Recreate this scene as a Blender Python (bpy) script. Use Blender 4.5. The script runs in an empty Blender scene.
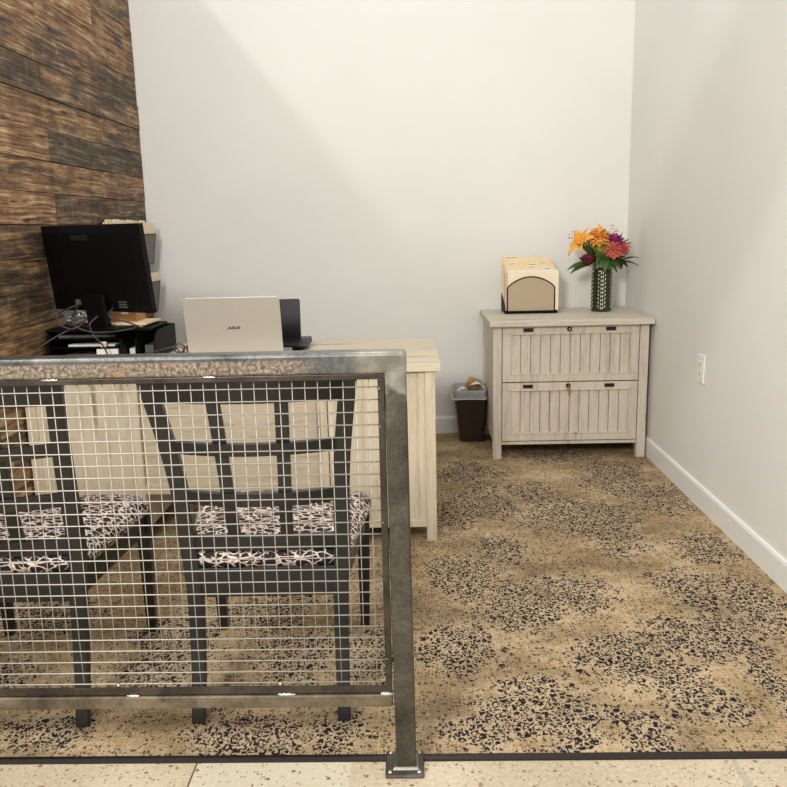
import bpy, bmesh, math, random
from mathutils import Vector, Matrix
random.seed(7)
sc = bpy.context.scene
C = sc.collection
PI = math.pi

# ------------------------------------------------------------------ node helpers
def srgb(r, g, b):
    f = lambda c: (c/255/12.92) if c/255 <= .04045 else ((c/255+.055)/1.055)**2.4
    return (f(r), f(g), f(b), 1)

class NT:
    def __init__(s, name):
        s.m = bpy.data.materials.new(name); s.m.use_nodes = True
        s.t = s.m.node_tree; s.t.nodes.clear()
        s.out = s.t.nodes.new('ShaderNodeOutputMaterial')
        s.b = s.t.nodes.new('ShaderNodeBsdfPrincipled')
        s.t.links.new(s.b.outputs[0], s.out.inputs[0])
    def n(s, typ, **kw):
        nd = s.t.nodes.new(typ)
        for k, v in kw.items(): setattr(nd, k, v)
        return nd
    def put(s, sock, v):
        if isinstance(v, bpy.types.NodeSocket): s.t.links.new(v, sock)
        elif v is not None: sock.default_value = v
    def math(s, op, a, b=None, c=None, clamp=False):
        nd = s.n('ShaderNodeMath', operation=op, use_clamp=clamp)
        s.put(nd.inputs[0], a)
        if b is not None: s.put(nd.inputs[1], b)
        if c is not None: s.put(nd.inputs[2], c)
        return nd.outputs[0]
    def step(s, v, a, b):                    # smooth ramp from a to b
        nd = s.n('ShaderNodeMapRange', interpolation_type='SMOOTHSTEP')
        s.put(nd.inputs[0], v); nd.inputs[1].default_value = a; nd.inputs[2].default_value = b
        return nd.outputs[0]
    def coord(s, scale=(1, 1, 1), loc=(0, 0, 0), rot=(0, 0, 0)):
        tc = s.n('ShaderNodeTexCoord'); mp = s.n('ShaderNodeMapping')
        s.t.links.new(tc.outputs['Object'], mp.inputs[0])
        mp.inputs['Scale'].default_value = scale; mp.inputs['Location'].default_value = loc
        mp.inputs['Rotation'].default_value = rot
        return mp.outputs[0]
    def noise(s, vec, scale=5, detail=3, rough=.5, dist=0):
        nd = s.n('ShaderNodeTexNoise')
        s.put(nd.inputs['Vector'], vec); nd.inputs['Scale'].default_value = scale
        nd.inputs['Detail'].default_value = detail; nd.inputs['Roughness'].default_value = rough
        nd.inputs['Distortion'].default_value = dist
        return nd.outputs[0]
    def noisecol(s, vec, scale):
        nd = s.n('ShaderNodeTexNoise'); s.put(nd.inputs['Vector'], vec); nd.inputs['Scale'].default_value = scale
        nd.inputs['Detail'].default_value = 2
        return nd.outputs[1]
    def vor(s, vec, scale, feature='F1', rnd=1):
        nd = s.n('ShaderNodeTexVoronoi', feature=feature)
        s.put(nd.inputs['Vector'], vec); nd.inputs['Scale'].default_value = scale
        nd.inputs['Randomness'].default_value = rnd
        return nd
    def warp(s, vec, amp, scale):
        c = s.noisecol(vec, scale)
        sub = s.n('ShaderNodeVectorMath', operation='SUBTRACT'); s.put(sub.inputs[0], c); sub.inputs[1].default_value = (.5, .5, .5)
        mu = s.n('ShaderNodeVectorMath', operation='SCALE'); s.put(mu.inputs[0], sub.outputs[0]); mu.inputs['Scale'].default_value = amp
        ad = s.n('ShaderNodeVectorMath', operation='ADD'); s.put(ad.inputs[0], vec); s.put(ad.inputs[1], mu.outputs[0])
        return ad.outputs[0]
    def mix(s, f, a, b, mode='MIX'):
        nd = s.n('ShaderNodeMix', data_type='RGBA', blend_type=mode)
        s.put(nd.inputs[0], f); s.put(nd.inputs[6], a); s.put(nd.inputs[7], b)
        return nd.outputs[2]
    def ramp(s, f, stops):
        nd = s.n('ShaderNodeValToRGB'); e = nd.color_ramp.elements
        while len(e) < len(stops): e.new(.5)
        for el, (p, c) in zip(e, stops): el.position = p; el.color = c
        s.put(nd.inputs[0], f); return nd.outputs[0]
    def set(s, color=None, rough=None, metal=None, bump=None, bstr=.3, bdist=.002, spec=None):
        if color is not None: s.put(s.b.inputs['Base Color'], color)
        if rough is not None: s.put(s.b.inputs['Roughness'], rough)
        if metal is not None: s.put(s.b.inputs['Metallic'], metal)
        if spec is not None: s.put(s.b.inputs['Specular IOR Level'], spec)
        if bump is not None:
            bn = s.n('ShaderNodeBump'); bn.inputs['Strength'].default_value = bstr; bn.inputs['Distance'].default_value = bdist
            s.put(bn.inputs['Height'], bump); s.t.links.new(bn.outputs[0], s.b.inputs['Normal'])
        return s.m

def plain(name, col, rough=.5, metal=0, var=.06, scale=30, spec=None):
    t = NT(name); nz = t.noise(t.coord(), scale, 3)
    f = t.math('MULTIPLY_ADD', nz, var*2, 1-var)
    mx = t.n('ShaderNodeVectorMath', operation='SCALE'); mx.inputs[0].default_value = col[:3]; t.put(mx.inputs['Scale'], f)
    return t.set(mx.outputs[0], rough, metal, spec=spec)

def pale_wood(name, grain, hi, lo, knots=True):
    """whitewashed oak; grain = axis the fibres run along"""
    t = NT(name)
    sc_ = {'x': (1.2, 14, 14), 'y': (14, 1.2, 14), 'z': (14, 14, 1.2)}[grain]
    v = t.coord(sc_); v2 = t.warp(v, .5, 1.5)
    a = t.noise(v2, 3.0, 6, .6); b = t.noise(v, 14, 3, .6); c = t.noise(t.coord((1, 1, 1)), 3, 2)
    f = t.math('ADD', t.math('MULTIPLY', a, .6), t.math('ADD', t.math('MULTIPLY', b, .3), t.math('MULTIPLY', c, .15)))
    col = t.ramp(f, [(.38, lo), (.5, tuple((h*.7+l*.3) for h, l in zip(hi, lo))), (.64, hi)])
    if knots:
        k = t.vor(t.coord(tuple(x*.32 for x in sc_)), 2.2).outputs[0]
        col = t.mix(t.step(k, .16, .03), col, tuple(x*.55 for x in lo[:3])+(1,))
    return t.set(col, .55, bump=b, bstr=.15, bdist=.001)

M = {}
# painted walls
t = NT('painted_wall'); v = t.coord()
nz = t.noise(v, 1.2, 3); fine = t.noise(v, 160, 2)
M['wall'] = t.set(t.ramp(nz, [(.3, srgb(225, 224, 219)), (.7, srgb(231, 230, 225))]), .62, bump=fine, bstr=.12, bdist=.0006)
M['baseboard'] = plain('baseboard_paint', srgb(232, 232, 229), .35, var=.01)

# carpet
def leopard_carpet():
    t = NT('leopard_carpet'); P = t.coord()
    # where the woven pattern gathers into patches of spots: (x, y, half width, half depth) on the floor
    patches = [(1.04, 4.06, 0.118, 0.274), (1.19, 3.75, 0.12, 0.169), (0.57, 3.84, 0.102, 0.113), (0.36, 3.68, 0.109, 0.164), (0.17, 3.56, 0.085, 0.155), (0.28, 4.17, 0.123, 0.166), (0.74, 3.51, 0.197, 0.168), (0.84, 3.22, 0.096, 0.128), (0.34, 3.12, 0.084, 0.121), (0.19, 2.84, 0.095, 0.183), (0.37, 2.62, 0.12, 0.133), (0.56, 2.72, 0.102, 0.113), (0.13, 2.34, 0.094, 0.129), (1.16, 3.09, 0.1, 0.118), (1.0, 2.75, 0.09, 0.122), (1.16, 2.64, 0.095, 0.149), (0.62, 2.27, 0.119, 0.109), (0.91, 2.38, 0.159, 0.112), (0.75, 2.12, 0.079, 0.107), (0.33, 2.01, 0.133, 0.11), (0.17, 1.9, 0.072, 0.059), (0.59, 1.88, 0.053, 0.068), (0.4, 1.86, 0.047, 0.048), (1.01, 2.09, 0.039, 0.116), (0.81, 2.0, 0.062, 0.048), (0.76, 4.5, 0.183, 0.134), (0.1, 2.94, 0.045, 0.087), (-0.46, 1.89, 0.127, 0.078), (-0.99, 1.91, 0.084, 0.062), (-0.79, 2.42, 0.112, 0.113), (-0.5, 2.6, 0.118, 0.119), (-0.38, 2.29, 0.088, 0.119), (-1.27, 2.57, 0.12, 0.105), (-0.14, 2.29, 0.07, 0.118), (-0.21, 1.91, 0.067, 0.061), (-0.79, 2.19, 0.094, 0.088), (-1.23, 2.21, 0.052, 0.08), (-0.39, 2.97, 0.067, 0.109)]
    big = t.noise(t.coord((1, 1.15, 1), (3.1, 1.7, 0)), 8, 4, .65, .3)
    near = None
    for cx, cy, rx, ry in patches:
        va_ = t.n('ShaderNodeVectorMath', operation='MULTIPLY_ADD'); t.put(va_.inputs[0], P)
        va_.inputs[1].default_value = (1/rx, 1/ry, 0); va_.inputs[2].default_value = (-cx/rx, -cy/ry, 0)
        ln_ = t.n('ShaderNodeVectorMath', operation='LENGTH'); t.put(ln_.inputs[0], va_.outputs[0])
        near = ln_.outputs['Value'] if near is None else t.math('MINIMUM', near, ln_.outputs['Value'])
    D = t.math('ADD', near, t.math('MULTIPLY', t.math('SUBTRACT', big, .5), 3.0))
    D = t.step(D, 1.95, .70)                      # 0 bare ground, 1 packed with spots
    def cells(scale, loc, amp, ws, sc3=(1, 1, 1)):
        w_ = t.warp(t.coord(sc3, loc), amp, ws)
        v = t.vor(w_, scale); e = t.vor(w_, scale, 'DISTANCE_TO_EDGE').outputs[0]
        c = t.n('ShaderNodeSeparateColor'); t.put(c.inputs[0], v.outputs[1])
        return v.outputs[0], e, c.outputs[0], c.outputs[1]
    def lt(a, b): return t.math('LESS_THAN', a, b)
    # rosettes, packed in the patches, many of them open rings broken into strokes
    d, e, r1, r2 = cells(46, (0, 0, 0), .017, 42, (1.05, .84, 1))
    hole = t.math('MULTIPLY', lt(r2, .75), t.step(d, .33, .26))
    spot = t.math('MULTIPLY', t.step(e, .07, .11), t.math('SUBTRACT', 1., hole))
    gap = t.step(t.noise(P, 80, 2), .41, .47)
    L1 = t.math('MULTIPLY', t.math('MULTIPLY', spot, gap), lt(r1, t.math('MULTIPLY_ADD', D, 1.22, -.16)))
    # small stitches, everywhere but thinner on bare ground
    d2, e2, s1, s2 = cells(98, (3, 7, 0), .010, 75, (1, .8, 1))
    L2 = t.math('MULTIPLY', t.step(e2, .12, .19), lt(s1, t.math('MULTIPLY_ADD', D, .30, .38)))
    patch = t.noise(t.coord((1, 1.6, 1), (7, 7, 0)), 3.2, 3, .6)
    L2 = t.math('MULTIPLY', L2, t.math('MULTIPLY_ADD', D, .12, .80))
    # woven ground
    hx = t.noise(t.coord((5, 60, 1)), 2.5, 4, .6); vy = t.noise(t.coord((60, 5, 1), (2, 3, 0)), 2.5, 4, .6)
    weave = t.math('ADD', t.math('MULTIPLY', hx, .5), t.math('MULTIPLY', vy, .5))
    g = t.math('ADD', t.math('MULTIPLY', weave, .5), t.math('MULTIPLY', patch, .5))
    ground = t.ramp(g, [(.40, srgb(98, 77, 50)), (.47, srgb(138, 113, 79)), (.53, srgb(174, 148, 112)), (.60, srgb(204, 181, 148))])
    ground = t.mix(t.math('MULTIPLY', D, .55), ground, srgb(208, 186, 158))
    nap = t.noise(P, 330, 2, .7)
    ground = t.mix(.36, ground, t.ramp(nap, [(.40, srgb(92, 74, 48)), (.60, srgb(222, 202, 166))]))
    col = t.mix(L2, ground, srgb(46, 40, 42))
    col = t.mix(t.math('MULTIPLY', L1, .96), col, srgb(20, 20, 28))
    h = t.math('ADD', nap, t.math('MULTIPLY', weave, .5))
    return t.set(col, .95, bump=h, bstr=.4, bdist=.003, spec=.1)
M['carpet'] = leopard_carpet()

# polished aggregate concrete with tone patches
t = NT('polished_concrete'); P = t.coord()
v1 = t.vor(t.warp(P, .01, 60), 55); cells = t.n('ShaderNodeSeparateColor'); t.put(cells.inputs[0], v1.outputs[1])
stone = t.math('MULTIPLY', t.step(v1.outputs[0], .34, .26), t.step(cells.outputs[0], .78, .8))
v2_ = t.vor(t.coord((1, 1, 1), (4, 1, 0)), 110); c2 = t.n('ShaderNodeSeparateColor'); t.put(c2.inputs[0], v2_.outputs[1])
speck = t.math('MULTIPLY', t.step(v2_.outputs[0], .3, .22), t.step(c2.outputs[1], .7, .72))
n1 = t.noise(P, 2.2, 4); n2 = t.noise(P, 90, 4, .7)
base = t.ramp(t.math('ADD', t.math('MULTIPLY', n1, .5), t.math('MULTIPLY', n2, .5)), [(.36, srgb(166, 149, 122)), (.6, srgb(206, 192, 166))])
# slab sections: x thresholds
sx = t.n('ShaderNodeSeparateXYZ'); t.put(sx.inputs[0], P)
s1 = t.math('MULTIPLY', t.math('GREATER_THAN', sx.outputs[0], -.556), t.math('LESS_THAN', sx.outputs[0], -.17))
base = t.mix(t.math('MULTIPLY', s1, .45), base, srgb(214, 212, 188))
jl = t.math('LESS_THAN', t.math('ABSOLUTE', t.math('ADD', sx.outputs[0], .556)), .0025)
crack = t.math('ABSOLUTE', t.math('SUBTRACT', t.math('ADD', sx.outputs[0], t.math('MULTIPLY', t.noise(P, 9, 3), .09)), .81))
base = t.mix(t.math('MULTIPLY', t.step(crack, .012, .004), .5), base, srgb(150, 150, 140))
base = t.mix(jl, base, srgb(110, 95, 70))
base = t.mix(stone, base, srgb(138, 112, 82)); base = t.mix(speck, base, srgb(112, 94, 70))
M['concrete'] = t.set(base, .32, bump=n2, bstr=.05)

# reclaimed plank wall: every board has its own tone in a face attribute
t = NT('reclaimed_boards')
at = t.n('ShaderNodeAttribute'); at.attribute_name = 'board'
sep = t.n('ShaderNodeSeparateColor'); t.put(sep.inputs[0], at.outputs[0])
off = t.n('ShaderNodeCombineXYZ'); t.put(off.inputs[0], t.math('MULTIPLY', sep.outputs[2], 50.)); t.put(off.inputs[1], t.math('MULTIPLY', sep.outputs[2], 31.))
def boff(vec):
    ad = t.n('ShaderNodeVectorMath', operation='ADD'); t.put(ad.inputs[0], vec); t.put(ad.inputs[1], off.outputs[0]); return ad.outputs[0]
yw_ = t.warp(boff(t.coord((1, 1, 1))), .035, 2.5)
def bn(sy, sz, scale, det, rough=.6, dist=0.):
    mp = t.n('ShaderNodeMapping'); t.put(mp.inputs[0], yw_); mp.inputs['Scale'].default_value = (1, sy, sz)
    return t.noise(mp.outputs[0], scale, det, rough, dist)
g1 = bn(.8, 12, 3.0, 7, .68, .4); g2 = bn(1.2, 38, 2.5, 5, .7); g3 = bn(5, 9, 2.0, 5, .6)
blotch = bn(1.6, 6, 2.2, 5, .65, .5)
f = t.math('ADD', t.math('MULTIPLY', g1, .35), t.math('ADD', t.math('MULTIPLY', g2, .45), t.math('MULTIPLY', g3, .2)))
warm = t.ramp(f, [(.40, srgb(66, 44, 28)), (.47, srgb(112, 80, 50)), (.53, srgb(150, 117, 82)), (.60, srgb(200, 170, 128))])
grey = t.ramp(f, [(.40, srgb(38, 30, 22)), (.47, srgb(70, 57, 43)), (.53, srgb(98, 82, 62)), (.60, srgb(152, 134, 106))])
dk = t.math('ADD', sep.outputs[0], t.math('MULTIPLY', t.math('SUBTRACT', blotch, .5), 3.0), clamp=True)
col = t.mix(t.step(dk, .25, .8), warm, grey)
lightness = t.math('MULTIPLY_ADD', sep.outputs[1], 1.2, .5)
sc_n = t.n('ShaderNodeVectorMath', operation='SCALE'); t.put(sc_n.inputs[0], col); t.put(sc_n.inputs['Scale'], lightness)
crackn = bn(1.2, 34, 2.4, 5, .7, .3)
col = t.mix(t.step(crackn, .41, .38), sc_n.outputs[0], srgb(28, 20, 14))
saw = t.noise(boff(t.coord((1, 60, 4))), 2, 2)
col = t.mix(t.math('MULTIPLY', t.step(saw, .62, .7), .18), col, srgb(190, 170, 140))
kv = t.vor(boff(t.coord((1, 2.2, 7))), 1.3).outputs[0]
col = t.mix(t.math('MULTIPLY', t.step(kv, .11, .04), .75), col, srgb(46, 30, 20))
M['boards'] = t.set(col, .7, bump=f, bstr=.6, bdist=.004)

# steel
def steel(name, lo, mid_, hi, rust=0., rough=.38, metal=.85, topmark=False):
    t = NT(name); P = t.coord()
    a = t.noise(t.coord((1, 1, 1)), 9, 5, .65, .3); s_ = t.noise(P, 120, 4, .7)
    f = t.math('ADD', t.math('MULTIPLY', a, .7), t.math('MULTIPLY', s_, .3))
    col = t.ramp(f, [(.35, lo), (.5, mid_), (.66, hi)])
    pit = t.math('MULTIPLY', t.step(t.noise(P, 60, 4, .7), .60, .68), t.step(t.noise(t.coord((1, 1, 1), (2, 0, 1)), 5, 2), .48, .58))
    col = t.mix(t.math('MULTIPLY', pit, .7), col, srgb(48, 40, 30))
    met = metal
    if rust:
        sz = t.n('ShaderNodeSeparateXYZ'); g = t.n('ShaderNodeNewGeometry'); t.put(sz.inputs[0], g.outputs['Normal'])
        front = t.step(t.math('MULTIPLY', sz.outputs[1], -1.), .75, .95)
        sx_ = t.n('ShaderNodeSeparateXYZ'); t.put(sx_.inputs[0], P)
        away = t.step(sx_.outputs[0], -.14, -.24)
        sp = t.noise(P, 120, 3, .75)
        rc = t.ramp(sp, [(.38, srgb(84, 66, 52)), (.5, srgb(122, 106, 91)), (.6, srgb(156, 144, 130))])
        org = t.math('MULTIPLY', t.step(t.noise(t.coord((1, 1, 1.6)), 16, 4, .7), .58, .64), .7)
        rc = t.mix(org, rc, srgb(158, 116, 70))
        fm = t.math('MULTIPLY', t.math('MULTIPLY', t.math('MULTIPLY', front, away), t.step(sx_.outputs[2], 1.021, 1.016)), rust)
        col = t.mix(fm, col, rc); met = t.math('MULTIPLY_ADD', fm, -.6, metal)
    if topmark or rust:
        g3 = t.n('ShaderNodeSeparateXYZ'); t.put(g3.inputs[0], P)
        if topmark: mk = t.step(t.math('ADD', g3.outputs[2], t.math('MULTIPLY', t.math('SUBTRACT', t.noise(P, 22, 3), .5), .22)), .935, .965)
        else: mk = t.step(g3.outputs[0], -.105, -.06)
        gr = t.ramp(t.noise(P, 30, 3), [(.35, srgb(136, 131, 121)), (.65, srgb(170, 164, 153))])
        col = t.mix(mk, col, gr)
    return t.set(col, t.math('MULTIPLY_ADD', a, .3, rough-.12), met, bump=s_, bstr=.12, bdist=.001)
M['steel'] = steel('raw_steel', srgb(76, 73, 66), srgb(100, 96, 88), srgb(128, 124, 114))
M['steel_rail'] = steel('raw_steel_rusty', srgb(76, 77, 76), srgb(104, 105, 102), srgb(138, 137, 132), rust=.95, rough=.3)
M['steel_post'] = steel('raw_steel_post', srgb(66, 64, 58), srgb(90, 87, 79), srgb(120, 116, 106), topmark=True)
M['steel_low'] = steel('raw_steel_tan', srgb(88, 80, 70), srgb(118, 108, 94), srgb(150, 138, 120), rough=.42)
M['steel_dark'] = steel('dark_angle_steel', srgb(56, 48, 43), srgb(74, 67, 61), srgb(98, 90, 82))
M['steel_ground'] = steel('ground_steel', srgb(116, 112, 104), srgb(140, 136, 127), srgb(164, 160, 150), rough=.4)
M['weld'] = plain('weld_bead', srgb(205, 203, 196), .3, .9, .2, 150)
M['wire'] = plain('galvanised_wire', srgb(176, 174, 164), .55, .45, .08, 60)
M['bolt'] = plain('zinc_bolt', srgb(190, 188, 182), .3, .9)

M['desk_top'] = pale_wood('desk_top_wood', 'x', srgb(216, 204, 180), srgb(186, 171, 145))
M['desk_v'] = pale_wood('desk_panel_wood', 'z', srgb(211, 198, 173), srgb(178, 161, 135))
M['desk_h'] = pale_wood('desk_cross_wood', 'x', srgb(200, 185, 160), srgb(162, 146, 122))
M['cab_h'] = pale_wood('cabinet_top_wood', 'x', srgb(212, 203, 188), srgb(180, 169, 152))
M['cab_v'] = pale_wood('cabinet_wood', 'z', srgb(211, 201, 185), srgb(172, 160, 144))
M['groove'] = plain('groove_shadow_paint', srgb(96, 84, 68), .8)
M['trimstrip'] = plain('dark_transition_strip', srgb(46, 38, 36), .35, .5, .15, 40)
M['chair'] = plain('black_chair_lacquer', srgb(29, 28, 26), .34, 0, .12, 25)

# chair fabric
t = NT('leopard_upholstery'); P = t.warp(t.coord((.8, 1.25, 1.25)), .022, 30)
e = t.vor(P, 38, 'DISTANCE_TO_EDGE').outputs[0]; F = t.vor(P, 38).outputs[0]
brk = t.noise(P, 60, 2)
dark = t.math('MULTIPLY', t.step(e, .05, .085), t.step(brk, .33, .39))
core = t.math('MULTIPLY', t.step(F, .17, .1), t.step(t.noise(P, 26, 1), .5, .56))
col = t.mix(t.noise(P, 14, 2), srgb(236, 222, 210), srgb(228, 196, 178))
col = t.mix(dark, col, srgb(24, 22, 28)); col = t.mix(core, col, srgb(206, 160, 134))
M['fabric'] = t.set(col, .75, bump=brk, bstr=.15)

M['black'] = plain('black_plastic', srgb(7, 7, 8), .5, 0, .1, spec=.2)
M['black_matte'] = plain('black_matte_metal', srgb(8, 8, 9), .55, 0, .1, spec=.12)
M['black_port'] = plain('port_recess', srgb(8, 8, 9), .7)
M['grey_plastic'] = plain('grey_plastic', srgb(92, 92, 92), .4)
t = NT('mesh_metal')
P = t.coord(); sxy = t.n('ShaderNodeSeparateXYZ'); t.put(sxy.inputs[0], P)
M['mesh'] = plain('fine_dark_mesh', srgb(112, 106, 98), .6, .2, .15, 300)
M['mesh_tan'] = plain('fine_bronze_mesh', srgb(180, 162, 134), .55, .15, .12, 260)
M['laptop'] = plain('silver_gold_lid', srgb(196, 190, 178), .36, .25, .03)
M['logo'] = plain('logo_dark', srgb(74, 68, 62), .4, .5)
M['white'] = plain('white_plastic', srgb(238, 236, 230), .35, 0, .01)
M['slot'] = plain('dark_slot', srgb(60, 56, 52), .6)
M['paper'] = plain('white_paper', srgb(236, 233, 226), .8, 0, .03)
M['manila'] = plain('manila_card', srgb(240, 218, 176), .8, 0, .03, 12)
M['manila_pale'] = plain('manila_pale', srgb(243, 229, 200), .8, 0, .03, 12)
M['manila_pink'] = plain('faded_pink_card', srgb(224, 188, 170), .8, 0, .03, 12)
M['ink'] = plain('label_ink', srgb(96, 86, 78), .8)
M['card'] = plain('brown_cardboard', srgb(176, 130, 84), .8, 0, .08, 18)
M['card_dark'] = plain('dark_cardboard', srgb(108, 70, 42), .8, 0, .08, 18)
M['kraft'] = plain('kraft_paper', srgb(176, 138, 94), .85, 0, .15, 25)
M['bin'] = plain('dark_brown_bin', srgb(56, 46, 38), .4, 0, .05)
M['liner'] = plain('grey_bin_liner', srgb(160, 162, 164), .4, 0, .08, 40)
M['liner_edge'] = plain('white_liner_edge', srgb(226, 226, 222), .4, 0, .04)
M['brass'] = plain('brass_key', srgb(176, 148, 90), .35, .8)
M['antique'] = plain('antique_pull', srgb(38, 31, 26), .45, .5, .25, 120)
M['tortoise'] = plain('tortoiseshell', srgb(84, 58, 48), .3, 0, .6, 130)
M['red'] = plain('red_plastic', srgb(196, 64, 44), .4)
M['cable'] = plain('grey_black_cable', srgb(58, 56, 54), .45)
M['foil'] = plain('clear_wrap', srgb(150, 148, 142), .2, .6, .5, 60)
t = NT('green_glazed_glass'); M['vase'] = t.set(t.mix(t.noise(t.coord(), 12, 3), srgb(34, 40, 24), srgb(56, 62, 38)), .2, spec=.4)
t.b.inputs['Coat Weight'].default_value = .15
M['chevron'] = plain('pale_chevron_relief', srgb(226, 228, 214), .3, 0, .15)
M['orange'] = None
def petal_mat(name, a, b, sc_=18):
    t = NT(name); c = t.mix(t.noise(t.coord(), sc_, 3), a, b)
    t.b.inputs['Subsurface Weight'].default_value = .08
    return t.set(c, .5)
M['orange'] = petal_mat('orange_petal', srgb(246, 152, 36), srgb(253, 188, 72), 30)
M['orange2'] = petal_mat('peach_orange_petal', srgb(246, 138, 44), srgb(255, 204, 112), 60)
M['coral'] = petal_mat('coral_petal', srgb(214, 52, 62), srgb(250, 150, 128), 70)
M['magenta'] = petal_mat('magenta_petal', srgb(140, 26, 98), srgb(186, 56, 138), 60)
M['crimson'] = petal_mat('crimson_petal', srgb(78, 8, 30), srgb(116, 18, 44), 60)
M['yellow'] = petal_mat('yellow_green_petal', srgb(176, 186, 40), srgb(214, 208, 70), 40)
M['leaf'] = petal_mat('green_leaf', srgb(34, 66, 24), srgb(74, 112, 44), 22)
M['leaf_pale'] = petal_mat('pale_green_leaf', srgb(86, 118, 62), srgb(128, 156, 92), 22)
M['leaf_dark'] = petal_mat('dark_leaf', srgb(24, 38, 24), srgb(42, 60, 36), 22)
M['anther'] = plain('dark_anther', srgb(70, 34, 30), .7)
M['stem'] = plain('green_stem', srgb(66, 96, 44), .6)
M['screen_dark'] = plain('dark_screen_back', srgb(26, 27, 29), .45)

# ------------------------------------------------------------------ mesh helpers
def BM(): return bmesh.new()
def box(bm, x0, x1, y0, y1, z0, z1, mat=None):
    vs = [bm.verts.new(p) for p in [(x0,y0,z0),(x1,y0,z0),(x1,y1,z0),(x0,y1,z0),(x0,y0,z1),(x1,y0,z1),(x1,y1,z1),(x0,y1,z1)]]
    if mat is not None:
        for v in vs: v.co = mat @ v.co
    fs = [bm.faces.new([vs[i] for i in f]) for f in [(0,3,2,1),(4,5,6,7),(0,1,5,4),(1,2,6,5),(2,3,7,6),(3,0,4,7)]]
    return fs
def frustum(bm, b, t_, z0, z1):
    """b, t_: (x0,x1,y0,y1) at z0 and z1"""
    vs = [bm.verts.new(p) for p in [(b[0],b[2],z0),(b[1],b[2],z0),(b[1],b[3],z0),(b[0],b[3],z0),(t_[0],t_[2],z1),(t_[1],t_[2],z1),(t_[1],t_[3],z1),(t_[0],t_[3],z1)]]
    for f in [(0,3,2,1),(4,5,6,7),(0,1,5,4),(1,2,6,5),(2,3,7,6),(3,0,4,7)]: bm.faces.new([vs[i] for i in f])
def sweep(bm, pts, hw, hd, xdir=Vector((1,0,0)), caps=True):
    """rectangular section swept along pts; hw along x, hd along y (lists or numbers)"""
    rings = []
    for i, p in enumerate(pts):
        a = hw[i] if isinstance(hw, (list, tuple)) else hw; b = hd[i] if isinstance(hd, (list, tuple)) else hd
        p = Vector(p)
        rings.append([bm.verts.new(p+Vector((sx*a, sy*b, 0))) for sx, sy in ((-1,-1),(1,-1),(1,1),(-1,1))])
    for r, q in zip(rings, rings[1:]):
        for k in range(4): bm.faces.new([r[k], r[(k+1)%4], q[(k+1)%4], q[k]])
    bm.faces.new(rings[0][::-1]); bm.faces.new(rings[-1])
def tube(bm, pts, r, seg=8, caps=True):
    pts = [Vector(p) for p in pts]; rings = []
    up = None
    for i, p in enumerate(pts):
        d = (pts[min(i+1, len(pts)-1)]-pts[max(i-1, 0)]).normalized()
        if up is None:
            up = Vector((0,0,1)) if abs(d.z) < .9 else Vector((1,0,0))
        a = d.cross(up).normalized(); b = a.cross(d).normalized(); up = b
        rr = r[i] if isinstance(r, (list, tuple)) else r
        rings.append([bm.verts.new(p+(a*math.cos(2*PI*k/seg)+b*math.sin(2*PI*k/seg))*rr) for k in range(seg)])
    for q, s in zip(rings, rings[1:]):
        for k in range(seg): bm.faces.new([q[k], q[(k+1)%seg], s[(k+1)%seg], s[k]])
    if caps: bm.faces.new(rings[0][::-1]); bm.faces.new(rings[-1])
def lathe(bm, prof, c=(0,0,0), seg=32, close=True):
    rings = []
    for r, z in prof: rings.append([bm.verts.new((c[0]+r*math.cos(2*PI*k/seg), c[1]+r*math.sin(2*PI*k/seg), c[2]+z)) for k in range(seg)])
    for q, s in zip(rings, rings[1:]):
        for k in range(seg): bm.faces.new([q[k], q[(k+1)%seg], s[(k+1)%seg], s[k]])
    if close: bm.faces.new(rings[0][::-1]); bm.faces.new(rings[-1])
def spline(pts, n=8):
    pts = [Vector(p) for p in pts]; out = []
    P = [pts[0]*2-pts[1]]+pts+[pts[-1]*2-pts[-2]]
    for i in range(1, len(P)-2):
        for k in range(n):
            u = k/n; a, b, c, d = P[i-1], P[i], P[i+1], P[i+2]
            out.append(.5*((2*b)+(c-a)*u+(2*a-5*b+4*c-d)*u*u+(3*b-a-3*c+d)*u**3))
    return out+[pts[-1]]
def prism(bm, poly, axis, a, b):
    """poly: 2D outline; extruded from a to b along axis"""
    def P(u, v, w): return {'x': (w,u,v), 'y': (u,w,v), 'z': (u,v,w)}[axis]
    A = [bm.verts.new(P(u,v,a)) for u, v in poly]; B = [bm.verts.new(P(u,v,b)) for u, v in poly]
    bm.faces.new(A); bm.faces.new(B[::-1]); n = len(poly)
    for k in range(n): bm.faces.new([A[k], B[k], B[(k+1)%n], A[(k+1)%n]])

def obj(name, bm, mat, parent=None, root=None, bevel=0, smooth=False, world=True, seg=2):
    bmesh.ops.recalc_face_normals(bm, faces=bm.faces[:])
    me = bpy.data.meshes.new(name); bm.to_mesh(me); bm.free()
    o = bpy.data.objects.new(name, me); C.objects.link(o)
    for m in (mat if isinstance(mat, (list, tuple)) else [mat]): me.materials.append(m)
    if parent is not None:
        o.parent = parent
        rt = parent
        while rt.parent is not None: rt = rt.parent
        if world: me.transform(rt.matrix_basis.inverted())
    elif root is not None:
        o.location = root
        me.transform(Matrix.Translation(-Vector(root)))
    if smooth:
        for p in me.polygons: p.use_smooth = True
    if bevel:
        md = o.modifiers.new('Bevel', 'BEVEL'); md.width = bevel; md.segments = seg; md.limit_method = 'ANGLE'; md.angle_limit = math.radians(40)
    return o
def tag(o, label, cat, group=None):
    o['label'] = label; o['category'] = cat
    if group: o['group'] = group
    return o
def thing(name, label, cat, loc=(0,0,0), rz=0, group=None):
    o = bpy.data.objects.new(name, None); C.objects.link(o); o.empty_display_size = .05
    o.location = loc; o.rotation_euler = (0,0,rz)
    o.matrix_basis = Matrix.Translation(Vector(loc)) @ Matrix.Rotation(rz, 4, 'Z')
    return tag(o, label, cat, group)
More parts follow.
